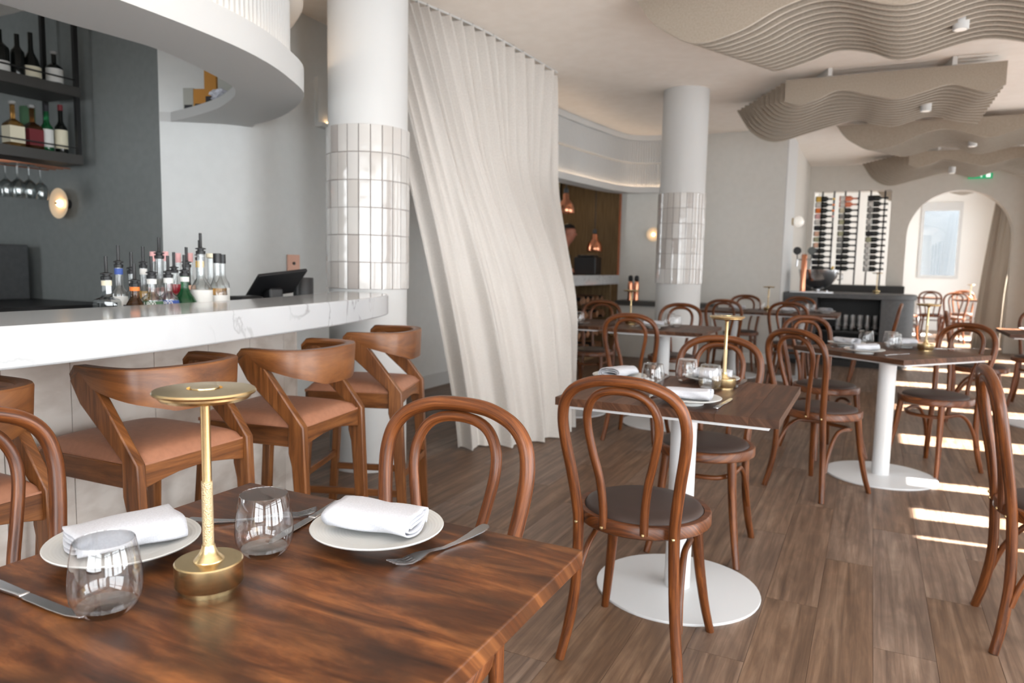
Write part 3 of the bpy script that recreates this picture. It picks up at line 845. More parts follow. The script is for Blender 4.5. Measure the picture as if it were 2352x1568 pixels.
# ------------------------------------------------------------------ bar stools
def make_stool():
    t = empty('bar_stool'); tag(t, 'stool', 'bar stool', 'wooden bar stools with tan seats')
    W, D = .180, .195
    for s_ in (-1, 1):
        # rear leg with the arm post leaning forward out of its top
        o2 = MB()
        prof = [(-D - .055, 0), (-D - .022, 0), (-D + .018, .52), (-D + .030, .565), (-D + .030, .66), (-.008, .80), (.030, .862), (-.010, .894), (-.062, .862), (-D - .028, .655), (-D - .03, .60)]
        o2.prism(prof, -.014, .014, Matrix(((0, 0, 1, s_ * (W + .012)), (1, 0, 0, 0), (0, 1, 0, 0), (0, 0, 0, 1))))
        o2.build('rear_leg', 'stool_wood', t, ang=30, bevel=.004)
        MB().bar((s_ * (W + .015), D + .035, 0), (s_ * W, D - .01, .60), .032, .034, (0, 1, 0)).build('front_leg', 'stool_wood', t, ang=30, bevel=.003)
        MB().bar((s_ * W, -D, .615), (s_ * W, D, .615), .026, .065).build('side_rail', 'stool_wood', t, ang=30, bevel=.003)
        MB().bar((s_ * (W + .008), -D - .02, .215), (s_ * (W + .008), D + .015, .215), .018, .03).build('stretcher', 'stool_wood', t, ang=30, bevel=.002)
    for y in (-D, D):
        arch_ = [(-W, .648), (-W, .582), (-W * .7, .594), (-W * .35, .604), (0, .607), (W * .35, .604), (W * .7, .594), (W, .582), (W, .648)]
        MB().prism(arch_, -.013, .013, Matrix(((1, 0, 0, 0), (0, 0, 1, y), (0, 1, 0, 0), (0, 0, 0, 1)))).build('end_rail', 'stool_wood', t, ang=30, bevel=.002)
    MB().bar((-W, D + .018, .28), (W, D + .018, .28), .022, .03).build('foot_rest', 'stool_wood', t, ang=30, bevel=.002)
    MB().bar((-W, -D - .03, .30), (W, -D - .03, .30), .018, .03).build('stretcher', 'stool_wood', t, ang=30, bevel=.002)
    # domed leather seat
    hw, hd = W + .008, D + .012

    def seat(u, v):
        x, y = (u * 2 - 1), (v * 2 - 1)
        e = (1 - abs(x) ** 6) * (1 - abs(y) ** 6)
        return Vector((x * hw, y * hd, .652 + .034 * max(e, 0) ** .45 + .006 * (1 - x * x) * (1 - y * y)))
    s_ = MB().grid(seat, 22, 22)
    s_.box(-hw, hw, -hd, hd, .642, .653)
    s_.build('seat_pad', 'tan_leather', t, ang=75)
    # wrap-round backrest: thin at the arm ends, deep behind the sitter
    path = catmull([(W + .012, .032, 0), (W + .017, -.015, 0), (W + .020, -.07, 0), (W + .016, -.13, 0), (W - .008, -.185, 0), (W - .065, -.218, 0), (.055, -.232, 0), (0, -.234, 0)], 5)
    path = path + [Vector((-p.x, p.y, p.z)) for p in reversed(path[:-1])]
    n_ = len(path); ring = []; mb = MB(); L = 0
    for i, p in enumerate(path):
        a = path[max(i - 1, 0)]; b_ = path[min(i + 1, n_ - 1)]; tt = (b_ - a).normalized(); nn = Vector((tt.y, -tt.x, 0))
        s2 = abs(i / (n_ - 1) * 2 - 1); dep = .122 - .090 * max(0, (s2 - .22) / .78) ** .9
        if i: L += (p - path[i - 1]).length
        tp = .905 if s2 < .94 else .905 - .02 * (s2 - .94) / .06
        sec = [(-.006, tp - dep), (.012, tp - dep), (.016, tp - .03), (.024, tp - .022), (.026, tp - .006), (.020, tp), (-.008, tp), (-.011, tp - .006)]
        ring.append((L, [len(mb.v) + q for q in range(len(sec))]))
        for w_, z in sec: mb.v.append(tuple(p + nn * -w_ * -1 + Vector((0, 0, z))))
    for (l1, r1), (l2, r2) in zip(ring[:-1], ring[1:]):
        for q in range(8):
            q2 = (q + 1) % 8
            mb.face((r1[q], r1[q2], r2[q2], r2[q]), [(l1, q * .025), (l1, q * .025 + .025), (l2, q * .025 + .025), (l2, q * .025)])
    mb.face(list(reversed(ring[0][1]))); mb.face(ring[-1][1])
    mb.build('backrest', 'stool_wood', t, ang=50)
    return t


stool, stu = make_stool(), []
for x, y, a, l in ((-1.905, .805, 0, 'bar stool cut by the left edge, behind the bentwood chair'), (-1.915, 1.415, 2, 'tan seated bar stool standing behind the brass lamp'),
                   (-1.885, 1.945, 9, 'third bar stool from the left, next to last before the column'), (-2.02, 2.60, 20, 'farthest bar stool, standing against the white column')):
    place(stool, stu, (x, y, 0), pi / 2 - radians(-a), l, 'wooden bar stools with tan seats')


# ------------------------------------------------------------------ tables
def make_table(kind):
    t = empty('dining_table'); tag(t, 'table', 'table', 'square wooden pedestal tables')
    h = .365
    if kind == 'solid':
        MB().box(-h, h, -h, h, .722, .75).build('tabletop', 'table_wood', t, ang=0, bevel=.0025)
    else:
        top = MB().box(-h + .004, h - .004, -h + .004, h - .004, .7235, .7475).build('tabletop', 'stave_wood', t, ang=0)
        x = -h; n_ = 0
        rnd = random.Random(3)
        while x < h - .01:
            wd = min(rnd.uniform(.075, .11), h - x)
            if h - x - wd < .05: wd = h - x
            cut = rnd.uniform(-.25, .25)
            for a, b_ in ((-h, cut), (cut, h)):
                MB().box(x + .0003, x + wd - .0003, a + .0003, b_ - .0003, .723, .75).build('stave', 'stave_wood', top, ang=0)
            x += wd
    MB().box(-h + .03, h - .03, -h + .015, h - .015, .712, .7215).build('support_frame', 'metal_white', t, ang=0)
    MB().lathe([(.047, .011), (.047, .712)], 28).build('post', 'metal_white', t)
    br = .22 if kind == 'solid' else .30
    MB().lathe([(br, 0), (br + .002, .004), (br, .009), (.06, .012), (0, .012)], 56).build('base', 'metal_white', t, ang=50)
    return t


solid = make_table('solid'); solid.location = (-.741, .679, 0); solid.scale = (.981, 1, 1)
solid['label'] = 'dark red-brown wooden table filling the foreground'
tab, tu = make_table('stave'), []
for x, y, a, l in ((-.587, 2.635, 0, 'second wooden table with white round base in the centre'), (.115, 4.745, 51.5, 'wooden table turned at an angle, white post and base in view'),
                   (-1.41, 5.50, 0, 'wooden table right of the curtain with the white base'), (-2.20, 5.57, 0, 'wooden table half hidden by the curtain below the kitchen pass'),
                   (-1.39, 8.55, 0, 'left half of the long table before the grey wall'), (-.655, 8.55, 0, 'right half of the long table before the grey station'),
                   (1.345, 7.05, 0, 'wooden table cut by the right edge with a white bowl'), (1.75, 15.75, 0, 'wooden table at the right in the bright room beyond the arch'), (.85, 16.5, 0, 'wooden table at the left in the bright room beyond the arch')):
    place(tab, tu, (x, y, 0), radians(a), l, 'square wooden pedestal tables')
tag(solid, group='square wooden pedestal tables')


# ------------------------------------------------------------------ tableware
def make_lamp():
    t = empty('brass_table_lamp'); tag(t, 'lamp', 'table lamp', 'brass table lamps')
    MB().lathe([(0, 0), (.0365, 0), (.0365, .006), (.0355, .007), (.043, .009), (.044, .0105), (.044, .0395), (.0425, .041), (0, .041)], 40).build('base', 'brass', t, ang=35)
    MB().lathe([(0, .041), (.020, .041), (.0195, .0425), (.013, .049), (.0095, .057), (.0085, .062), (0, .062)], 28).build('collar', 'brass', t, ang=50)
    MB().lathe([(0, .060), (.0072, .060), (.0072, .150), (0, .150)], 20).build('grip', 'brass_knurl', t, ang=50)
    MB().lathe([(0, .149), (.0062, .149), (.0062, .252), (.0085, .259), (.016, .2635), (0, .2635)], 20).build('stem', 'brass', t, ang=50)
    s_ = MB().lathe([(0, .262), (.055, .262), (.0585, .266), (.059, .2685), (.0635, .2695), (.065, .272), (.0635, .2745), (.0225, .2765), (.0220, .2725), (.0185, .2725), (.0180, .2775), (0, .2775)], 48).build('shade', 'brass', t, ang=28)
    return t


lamp, lu = make_lamp(), []
for x, y, z, l in ((-.782, .667, .75, 'tall brass mushroom lamp in the foreground'), (-.478, 2.785, .75, 'brass table lamp on the second table'),
                   (.305, 4.845, .75, 'brass table lamp on the turned table'), (-1.72, 5.62, .75, 'brass table lamp on the table right of the curtain'),
                   (-1.035, 8.60, .75, 'brass table lamp in the middle of the long table'), (.06, 10.7, .93, 'brass table lamp standing on the grey station'), (1.65, 15.8, .75, 'brass table lamp in the room beyond the arch')):
    place(lamp, lu, (x, y, z), random.uniform(0, 3), l, 'brass table lamps')


def make_glass():
    out = [(.0, .0), (.024, 0), (.030, .002), (.038, .010), (.0438, .024), (.0455, .040), (.0445, .058), (.0418, .078), (.0375, .1000), (.0368, .1008), (.0366, .1000)]
    inn = [(0, .009), (.014, .0088), (.027, .0098), (.036, .0125)]
    g = MB().lathe(out, 44).lathe(inn, 44).build('stemless_glass', 'glass_clear', ang=60)
    g.data.transform(Matrix.Scale(.945, 4))
    return tag(g, 'glass', 'glass', 'stemless wine glasses')


gl, gu = make_glass(), []
for x, y, z, l in ((-.804, .789, .75, 'clear stemless glass right of the brass lamp in the foreground'), (-.839, .558, .75, 'nearest clear stemless glass, in front of the left plate'),
                   (-.708, 2.622, .75, 'left of three stemless glasses on the second table'), (-.628, 2.832, .75, 'middle of three stemless glasses on the second table, standing farther back'),
                   (-.516, 2.715, .75, 'stemless glass beside the lamp on the second table'), (.139, 4.80, .75, 'nearest stemless glass on the turned table'),
                   (.125, 4.94, .75, 'stemless glass directly behind another on the turned table'), (-.01, 4.93, .75, 'stemless glass on the turned table between two napkins'),
                   (-2.06, 5.36, .75, 'stemless glass beside the curtain edge'), (-1.42, 5.70, .75, 'stemless glass in front of the middle column'), (-1.33, 5.52, .75, 'right stemless glass on the table right of the curtain'),
                   (-1.12, 8.72, .75, 'stemless glass on the left half of the long table'), (-.66, 8.72, .75, 'stemless glass on the right half of the long table'), (-.58, 8.62, .75, 'second stemless glass on the right half of the long table')):
    place(gl, gu, (x, y, z), 0, l, 'stemless wine glasses')


def make_plate():
    prof = [(0, 0), (.052, 0), (.054, .003), (.052, .010), (.07, .013), (.100, .0175), (.1135, .0225), (.1150, .0245), (.1140, .0258), (.099, .0222), (.080, .0185), (.072, .0165), (.040, .0155), (0, .0155)]
    g = MB().lathe(prof, 64).build('dinner_plate', 'ceramic', ang=50)
    g.data.transform(Matrix.Diagonal((.93, .93, 1, 1)))
    return tag(g, 'plate', 'plate', 'white footed plates')


m = MATS['ceramic']; b = m.node_tree.nodes['Principled BSDF']
wv = nd(m, 'ShaderNodeTexWave', wave_type='RINGS', rings_direction='Z'); wv.inputs['Scale'].default_value = 62
tcc = nd(m, 'ShaderNodeTexCoord'); bp = nd(m, 'ShaderNodeBump'); bp.inputs['Strength'].default_value = .12; bp.inputs['Distance'].default_value = .0015
lk(m, tcc.outputs['Object'], wv.inputs['Vector']); lk(m, wv.outputs['Fac'], bp.inputs['Height']); lk(m, bp.outputs[0], b.inputs['Normal'])


def make_napkin(seed, turns=2.6, ln=.146, wd=.094):
    """a cloth folded over itself: flat spiral section swept along its length"""
    rnd = random.Random(seed); sec = []
    N = 90; th = .0042; hz0 = .006
    for i in range(N + 1):
        q = i / N * turns; a = 2 * pi * q
        w_ = (wd / 2) * (.60 + .40 * q / turns) ; h_ = .0025 + .0175 * (q / turns)
        c = cos(a); s_ = sin(a)
        x = w_ * (abs(c) ** .75) * (1 if c > 0 else -1); z = h_ * (abs(s_) ** .8) * (1 if s_ > 0 else -1)
        sec.append((x, z))
    nx = 16
    mb = MB(); o_ = 0
    for j in range(nx + 1):
        v = j / nx; y = (v - .5) * ln
        for (x, z) in sec:
            k = 1 + .05 * sin(5 * v + seed) ; dz = .004 * sin(3.0 * v + seed) * (1 + x / wd) + .012 * (v - .45) ** 2 * (1 if x > 0 else -.4)
            mb.v.append((x * k + .003 * sin(9 * v + z * 200), y + .004 * sin(x * 60 + seed) + .02 * z * (1 if j == nx else (-1 if j == 0 else 0)), .0205 + z + dz * .6 * (.3 + z / .03)))
    W = len(sec)
    for j in range(nx):
        for i in range(W - 1):
            mb.face((j * W + i, j * W + i + 1, (j + 1) * W + i + 1, (j + 1) * W + i))
    o = mb.build('folded_napkin', 'linen_white', ang=180, fix=False)
    md = o.modifiers.new('thickness', 'SOLIDIFY'); md.thickness = .0022; md.offset = 0
    return tag(o, 'napkin', 'napkin', 'folded white napkins')


pl, pu = make_plate(), []
n1, n1u = make_napkin(1), []
n2, n2u = make_napkin(4, 3.1, .145, .068), []
TW = [  # plate, napkin angle, kind
    (-.985, .687, .75, 157, 1, 'left foreground plate', 'folded white napkin on the left foreground plate'),
    (-.692, .922, .75, -82, 1, 'white plate at the far edge of the foreground table', 'folded white napkin on the plate at the far edge of the foreground table'),
    (-.522, 2.395, .75, -86, 2, 'white footed plate at the near edge of the second table', 'rolled white napkin on the near plate of the second table'),
    (-.875, 2.74, .75, -15, 1, 'white plate at the left side of the second table', 'folded white napkin on the left plate of the second table'),
    (-.545, 2.90, .75, -80, 1, 'white plate at the far side of the second table', 'folded white napkin on the far plate of the second table'),
    (-.015, 4.47, .75, -52, 2, 'white plate at the near left side of the turned table', 'rolled white napkin at the near left side of the turned table'),
    (-.115, 4.83, .75, -130, 2, 'white plate at the left corner of the turned table', 'rolled white napkin at the left corner of the turned table'),
    (.195, 4.985, .75, -40, 1, 'white plate behind the lamp on the turned table', 'folded white napkin behind the lamp on the turned table'),
    (-2.17, 5.40, .75, 20, 1, 'white plate beside the curtain edge', 'folded white napkin beside the curtain edge'),
    (-1.46, 5.38, .75, -85, 1, 'white plate on the table right of the curtain', 'folded white napkin on the table right of the curtain'),
    (-1.34, 8.50, .75, -85, 1, 'white plate on the left half of the long table', 'folded white napkin on the left half of the long table'),
    (-.80, 8.42, .75, -85, 1, 'white plate on the right half of the long table', 'folded white napkin on the right half of the long table'),
    (-.44, 8.66, .75, 30, 1, 'white plate at the right end of the long table', 'folded white napkin at the right end of the long table'),
]
for x, y, z, a, k, l, nl in TW:
    place(pl, pu, (x, y, z), random.uniform(0, 6), l if len(l.split()) > 3 else 'white ribbed plate at the left of the foreground table', 'white footed plates')
    place(n1 if k == 1 else n2, n1u if k == 1 else n2u, (x, y, z + .0165), radians(a), nl, 'folded white napkins')
tag(MB().lathe([(0, 0), (.035, 0), (.037, .006), (.062, .028), (.072, .055), (.070, .056), (.058, .030), (.03, .010), (0, .009)], 36).build('bowl', 'ceramic', loc=(1.33, 6.95, .75), ang=50), 'small white bowl on the table cut by the right edge', 'bowl')
tag(MB().lathe([(0, 0), (.05, 0), (.08, .008), (.115, .018), (.114, .020), (.08, .011), (0, .005)], 36).build('side_plate', 'ceramic', loc=(1.22, 7.18, .75), ang=50), 'white side plate on the table cut by the right edge', 'plate')


def cutlery(kind):
    t = empty(kind); tag(t, kind, kind, 'steel knives' if kind == 'knife' else 'steel forks')
    if kind == 'knife':
        hd = [(-.006, 0), (.006, 0), (.0085, .004), (.0085, .03), (.0065, .085), (.007, .095), (-.007, .095), (-.0065, .085), (-.0085, .03), (-.0085, .004)]
        MB().prism(hd, 0, .006).build('handle', 'steel', t, ang=30, bevel=.0018)
        bl = [(-.0065, .095), (.0065, .095), (.0085, .105), (.0095, .16), (.0085, .195), (.003, .215), (-.0035, .216), (-.006, .195), (-.0065, .105)]
        MB().prism(bl, .002, .0042).build('blade', 'steel', t, ang=30, bevel=.0006)
    else:
        def prof(y):   # height of the curved spine
            return .003 + .010 * max(0, 1 - ((y - .14) / .035) ** 2) * .4 + (.010 * ((.09 - y) / .09) ** 2 if y < .09 else 0) + .012 * max(0, (y - .16) / .045) ** 2 * .7

        def strip(name, pts):
            mb = MB(); n_ = len(pts)
            for y, x0, x1 in pts:
                z = prof(y)
                for x, dz in ((x0, -.0011), (x1, -.0011), (x1, .0011), (x0, .0011)): mb.v.append((x, y, z + dz))
            for i in range(n_ - 1):
                for k in range(4):
                    k2 = (k + 1) % 4; mb.face((i * 4 + k, i * 4 + k2, i * 4 + 4 + k2, i * 4 + 4 + k))
            mb.face((3, 2, 1, 0)); mb.face(tuple((n_ - 1) * 4 + k for k in range(4)))
            return mb.build(name, 'steel', t, ang=50)
        strip('handle', [(y, -w_, w_) for y, w_ in ((0, .003), (.002, .0075), (.008, .0098), (.02, .0100), (.04, .0075), (.07, .0042), (.10, .003), (.125, .003), (.135, .0045), (.145, .0088), (.155, .0118), (.163, .0125))])
        for x in (-.0108, -.0040, .0028, .0096):
            strip('tine', [(y, x + k, x + .0034 - k) for y, k in ((.162, -.0004), (.175, 0), (.19, .0002), (.204, .0008), (.207, .0014))])
    return t


kn, ku = cutlery('knife'), []
fk, fu = cutlery('fork'), []
for x, y, a, l in ((-1.062, .5345, -91, 'dark table knife at the left edge of the foreground table'), (-.86, 1.03, 190, 'table knife left of the far plate on the foreground table'),
                   (-.425, 2.345, -4, 'table knife right of the near plate on the second table'), (-.735, 2.96, 182, 'table knife on the far side of the second table'),
                   (.09, 4.40, -35, 'table knife beside the near napkin on the turned table'), (.32, 4.97, -60, 'table knife right of the lamp on the turned table')):
    place(kn, ku, (x, y, .7503), radians(a), l, 'steel knives')
for x, y, a, l in ((-.552, 1.036, 166, 'large dinner fork near the right corner of the foreground table'), (-1.0, .815, -45, 'dinner fork half hidden behind the foreground lamp'),
                   (-.655, 2.30, 3, 'dinner fork left of the near plate on the second table'), (-.43, 2.985, 175, 'dinner fork with tines forward near the right corner of the second table'),
                   (-.19, 4.62, -30, 'dinner fork at the left corner of the turned table'), (-1.60, 5.27, 0, 'dinner fork on the table right of the curtain'), (-2.02, 5.26, 0, 'dinner fork near the curtain edge')):
    place(fk, fu, (x, y, .7495), radians(a), l, 'steel forks')


# ------------------------------------------------------------------ bottles
def bottle(loc, r, h, glass, label=None, lab_z=(.18, .5), neck=.36, cap='pourer', capmat='black_plastic', lbl='', shape='round', fill=None, name='liquor_bottle', group=None, rot=None, neckband=None, text=None, shoulder=.14, cat='bottle', rz=0):
    t = empty(name, loc); tag(t, lbl, cat, group)
    t.rotation_euler = rot or (0, 0, rz)
    nr = min(.0145, r * .45); sh = h * (1 - neck); s0 = sh - h * shoulder
    if shape == 'bulb':
        pr_ = [(0, 0), (r * .86, 0), (r * .95, .006), (r, h * .16), (r * .96, h * .30), (r * .74, h * .45), (nr * 1.25, h * .60), (nr, h * .70), (nr, h), (0, h)]
    else:
        pr_ = [(0, 0), (r * .93, 0), (r, .006), (r, s0), (r * .93, s0 + h * shoulder * .4), (r * .62, s0 + h * shoulder * .8), (nr * 1.1, sh + h * .03), (nr, sh + h * .07), (nr, h), (0, h)]
    seg = 4 if shape == 'square' else 20
    M = Matrix.Rotation(pi / 4, 4, 'Z') if seg == 4 else None
    MB().lathe([(a * (1.32 if seg == 4 and a > nr * 1.5 else 1), z) for a, z in pr_], seg, M=M).build('body', glass, t, ang=40)
    if fill:
        fz, fm_ = fill
        MB().lathe([(0, .004), (r * .90, .005), (r * .94, .01), (r * .94, fz * h), (0, fz * h)], 20).build('liquid', fm_, t, ang=40)
    if label:
        lz0, lz1 = lab_z[0] * h, lab_z[1] * h
        lo = MB().lathe([(r * 1.012, lz0), (r * 1.012, lz1)], 20, M=None).build('label', label, t, ang=60) if seg != 4 else MB().box(-r * .96, r * .96, -r * .96, r * .96, lz0, lz1).build('label', label, t, ang=0)
    if neckband:
        MB().lathe([(nr * 1.15, h * .86), (nr * 1.15, h * .985), (0, h * .985)], 16).build('neck_band', neckband, t)
    if cap == 'pourer':
        MB().lathe([(0, h), (nr * 1.2, h), (nr * 1.25, h + .012), (nr * .8, h + .014), (nr * .8, h + .018), (nr * 1.35, h + .020), (nr * 1.35, h + .023), (nr * .5, h + .026), (.0055, h + .03), (.0055, h + .082), (0, h + .082)], 14).build('pourer', capmat, t)
    elif cap == 'cap':
        MB().lathe([(nr * 1.12, h - .035), (nr * 1.12, h + .004), (0, h + .004)], 16).build('cap', capmat, t)
    elif cap == 'cork':
        MB().lathe([(nr * .9, h), (nr * 1.5, h + .003), (nr * 1.5, h + .02), (0, h + .021)], 16).build('stopper', capmat, t)
    if text:
        tx, col, zz = text
        cu_ = bpy.data.curves.new('number', 'FONT'); cu_.body = tx; cu_.size = .022; cu_.align_x = 'CENTER'; cu_.extrude = .0004
        tmp = bpy.data.objects.new('tmp', cu_); COL.objects.link(tmp)
        dg = bpy.context.evaluated_depsgraph_get()
        me = bpy.data.meshes.new_from_object(tmp.evaluated_get(dg)); bpy.data.objects.remove(tmp)
        me.materials.clear(); me.materials.append(MATS[col])
        o = bpy.data.objects.new('lettering', me); COL.objects.link(o); o.parent = t
        o.rotation_euler = (pi / 2, 0, radians(38)); o.location = (r * 1.03 * sin(radians(38)), -r * 1.03 * cos(radians(38)), zz * h)
    return t


BG = 'spirit bottles with pourers behind the marble counter'
WT = .985
tag(band(MB(), offset(bo, .49)[20:36], offset(bo, .86)[20:36], .901, .984).build('bottle_tray', 'black_plastic', ang=0), 'black raised tray carrying the spirit bottles', 'tray')
S = [  # x, y, tip z, dia, glass, label, kwargs, words
    (-2.37, 1.622, 1.201, .062, 'glass_bottle', None, dict(shape='square', fill=(.42, 'glass_dark'), neckband='label_cream'), 'square clear bottle with dark liquor, leftmost behind the counter'),
    (-2.49, 1.753, 1.242, .052, 'glass_bottle', 'label_white', dict(neckband='label_blue'), 'clear bottle with blue neck band, second row left'),
    (-2.49, 1.805, 1.219, .050, 'glass_bottle', 'label_grey', dict(), 'plain clear bottle behind the dark orange one'),
    (-2.50, 1.862, 1.241, .049, 'glass_bottle', None, dict(fill=(.5, 'liquor_gold'), neckband='label_white'), 'clear bottle half full of golden liquor'),
    (-2.49, 1.925, 1.278, .066, 'glass_bottle', None, dict(shoulder=.2), 'tall clear bottle with pourer at the left of the group'),
    (-2.37, 1.728, 1.177, .069, 'glass_brown', 'label_black', dict(neckband='label_orange', shape='bulb'), 'dark brown bottle with orange neck'),
    (-2.37, 1.798, 1.205, .068, 'glass_bottle', 'label_green', dict(neckband='label_white', text=('1800', 'label_white', .28)), 'clear bottle with green label numbered 1800'),
    (-2.49, 1.99, 1.223, .054, 'glass_bottle', None, dict(fill=(.72, 'liquor_red')), 'bottle of bright red liquor'),
    (-2.37, 1.868, 1.208, .066, 'glass_bottle', 'label_blue', dict(neckband='label_white', text=('1800', 'label_white', .28), fill=(.3, 'liquor_gold')), 'clear bottle with blue label numbered 1800'),
    (-2.49, 2.05, 1.245, .059, 'glass_dark', 'label_peach', dict(lab_z=(.5, .6)), 'black bottle with a peach band'),
    (-2.37, 1.940, 1.213, .086, 'glass_green', None, dict(shape='bulb', neckband='label_white'), 'round green bottle with white neck'),
    (-2.49, 2.115, 1.275, .064, 'glass_bottle', 'label_white', dict(neckband='label_yellow'), 'clear bottle with yellow neck band and tall pourer'),
    (-2.49, 2.17, 1.223, .050, 'glass_bottle', None, dict(cap='cork', capmat='label_cream'), 'clear bottle with a cream stopper'),
    (-2.37, 2.018, 1.299, .076, 'glass_bottle', 'label_white', dict(shoulder=.22), 'tallest clear bottle with white label and steel pourer'),
    (-2.49, 2.23, 1.220, .052, 'glass_bottle', 'label_white', dict(cap='cap'), 'clear bottle with black cap behind the rightmost one'),
    (-2.37, 2.098, 1.222, .068, 'glass_bottle', 'label_white', dict(cap='cap', fill=(.42, 'glass_amber'), shoulder=.3, lab_z=(.1, .3)), 'rightmost bottle, amber liquor under a black cap'),
    (-2.60, 1.98, 1.224, .040, 'glass_bottle', 'label_pink', dict(cap='cap', capmat='label_pink'), 'first of the small bottles with pink caps'),
    (-2.60, 2.04, 1.226, .040, 'glass_bottle', 'label_pink', dict(cap='cap', capmat='label_pink'), 'second of the small bottles with pink caps'),
    (-2.60, 2.10, 1.221, .040, 'glass_bottle', 'label_white', dict(cap='cap', capmat='label_pink'), 'third of the small bottles with pink caps'),
    (-2.60, 2.16, 1.223, .040, 'glass_bottle', 'label_white', dict(cap='cap', capmat='label_pink'), 'last of the small bottles with pink caps'),
]
for x, y, tz, d, g, lb, kw, words in S:
    kw = dict(kw); kw.setdefault('neck', .42); kw.setdefault('lab_z', (.08, .40)); tip = .082 if kw.get('cap', 'pourer') == 'pourer' else (.021 if kw['cap'] == 'cork' else .004)
    bottle((x, y, WT), d / 2 * 1.08, tz - WT - tip, g, lb, lbl=words if len(words.split()) > 3 else words + ' behind the counter', group=BG, **kw)

# hanging bottle shelf over the back bar
hs = empty('hanging_shelf', (-5.05, 2.3, 1.8)); tag(hs, 'black metal shelf hanging from the ceiling over the back bar', 'shelf')
P0 = hs.location


def hp(mb, name, m_='charcoal_shelf', bevel=0):
    o = mb.build(name, m_, hs, ang=0); o.location = (5.05, -2.3, -1.8); return o


hp(MB().box(-5.28, -4.9, .4, 3.22, 1.825, 1.89), 'lower_board'); hp(MB().box(-5.28, -4.9, .4, 3.22, 2.275, 2.34), 'upper_board')
for x in (-4.915, -5.265):
    for y in (1.0, 3.2): hp(MB().box(x - .014, x + .014, y - .014, y + .014, 1.825, CEIL), 'upright', 'black_metal')
for z in (1.93, 2.38): hp(MB().box(-4.912, -4.902, .4, 3.2, z, z + .008), 'gallery_rail', 'black_metal')
for x in (-5.18, -5.10, -5.02, -4.94): hp(MB().box(x - .004, x + .004, 2.2, 3.15, 1.79, 1.797), 'glass_rail', 'copper')
G2 = 'spirit bottles on the hanging shelf'
for y, r, h, g, lb, sh_, l in ((2.80, .045, .25, 'glass_dark', 'label_white', 'round', 'dark bottle with white label at the left edge of the upper shelf'), (2.905, .036, .25, 'glass_dark', None, 'round', 'plain black bottle on the upper shelf'),
                               (2.99, .050, .28, 'glass_dark', 'label_cream', 'bulb', 'squat black bottle with long neck on the upper shelf'), (3.14, .046, .19, 'glass_dark', 'label_white', 'round', 'dark short bottle with square white label on the upper shelf')):
    bottle((-5.05, y, 2.34), r * 1.12, h * 1.12, g, lb, lbl=l, group=G2, cap='cork' if y > 3.1 else 'none', capmat='label_grey', shape=sh_, lab_z=(.12, .55) if y > 3.1 else (.08, .3), neck=.3)
for y, r, h, g, lb, sh_, cm, l in ((2.845, .046, .25, 'glass_amber', 'label_cream', 'square', 'label_grey', 'amber square bottle with cream label on the lower shelf'), (2.965, .046, .25, 'glass_brown', 'label_red', 'square', 'label_grey', 'brown square bottle with dark red label on the lower shelf'),
                                   (3.06, .036, .28, 'glass_green', 'label_white', 'round', 'label_black', 'green bottle with white label on the lower shelf'), (3.155, .038, .30, 'glass_dark', 'label_cream', 'round', 'label_red', 'green whiskey bottle with cream label and red cap at the shelf end')):
    bottle((-5.03, y, 1.89), r * 1.05, h * 1.1, g, lb, lbl=l, group=G2, cap='cap' if cm in ('label_red', 'label_black') else 'cork', capmat=cm, shape=sh_, lab_z=(.12, .5), neck=.36)
tag(MB().lathe([(0, 0), (.045, 0), (.045, .30), (.043, .305), (0, .305)], 24).build('bottle_tube', 'label_green', loc=(-5.17, 3.02, 1.89)), 'dark green cardboard bottle tube at the back of the lower shelf', 'box', 'spirit bottles on the hanging shelf')


def wineglass():
    pr_ = [(0, 0), (.033, 0), (.034, .0015), (.006, .005), (.0035, .012), (.0035, .075), (.010, .085), (.030, .105), (.037, .135), (.034, .17), (.031, .185), (.030, .185), (.033, .168), (.0355, .135), (.029, .107), (.009, .089), (0, .088)]
    return tag(MB().lathe(pr_, 24).build('wine_glass', 'glass_bottle', ang=60), 'g', 'glass', 'wine glasses hanging from the shelf')


wg, wu = wineglass(), []
for i, (x, y) in enumerate(((-5.06, 2.80), (-5.06, 2.87), (-5.06, 2.945), (-5.06, 3.02), (-4.98, 2.83), (-4.98, 2.90))):
    o = place(wg, wu, (x, y, 1.79), 0, ('first', 'second', 'third', 'fourth')[i] + ' from left of the back row of hanging wine glasses' if i < 4 else ('left' if i == 4 else 'right') + ' wine glass in the front row hanging upside down', 'wine glasses hanging from the shelf')
    o.rotation_euler = (pi, 0, 0); o.scale = (1.2, 1.2, 1.15)

# back bar
bbk = empty('back_bar', (-5.6, 1.0, 0)); tag(bbk, 'dark back bar cabinet with black top along the dark wall', 'cabinet')
o = MB().box(-6.3, -4.75, -1.5, 3.3, 0, .84).build('body', 'charcoal_shelf', bbk, ang=0); o.location = (5.6, -1, 0)
o = MB().box(-6.35, -4.72, -1.55, 3.305, .84, .88).build('top', 'black_plastic', bbk, ang=0); o.location = (5.6, -1, 0)
ap = empty('bar_appliance', (-5.75, 3.02, .88)); tag(ap, 'steel framed appliance with dark glass front on the back bar', 'appliance')
MB().box(-.4, .17, -.2, .2, 0, .40).build('housing', 'station_grey', ap, ang=0, bevel=.01)
MB().box(-.36, .13, -.212, -.2, .09, .36).build('glass_front', 'glass_tint', ap, ang=0)
MB().box(.135, .15, -.218, -.2, .07, .375).build('edge_trim', 'steel', ap, ang=0)
MB().box(-.38, .15, -.215, -.2, .365, .385).build('top_trim', 'black_metal', ap, ang=0)
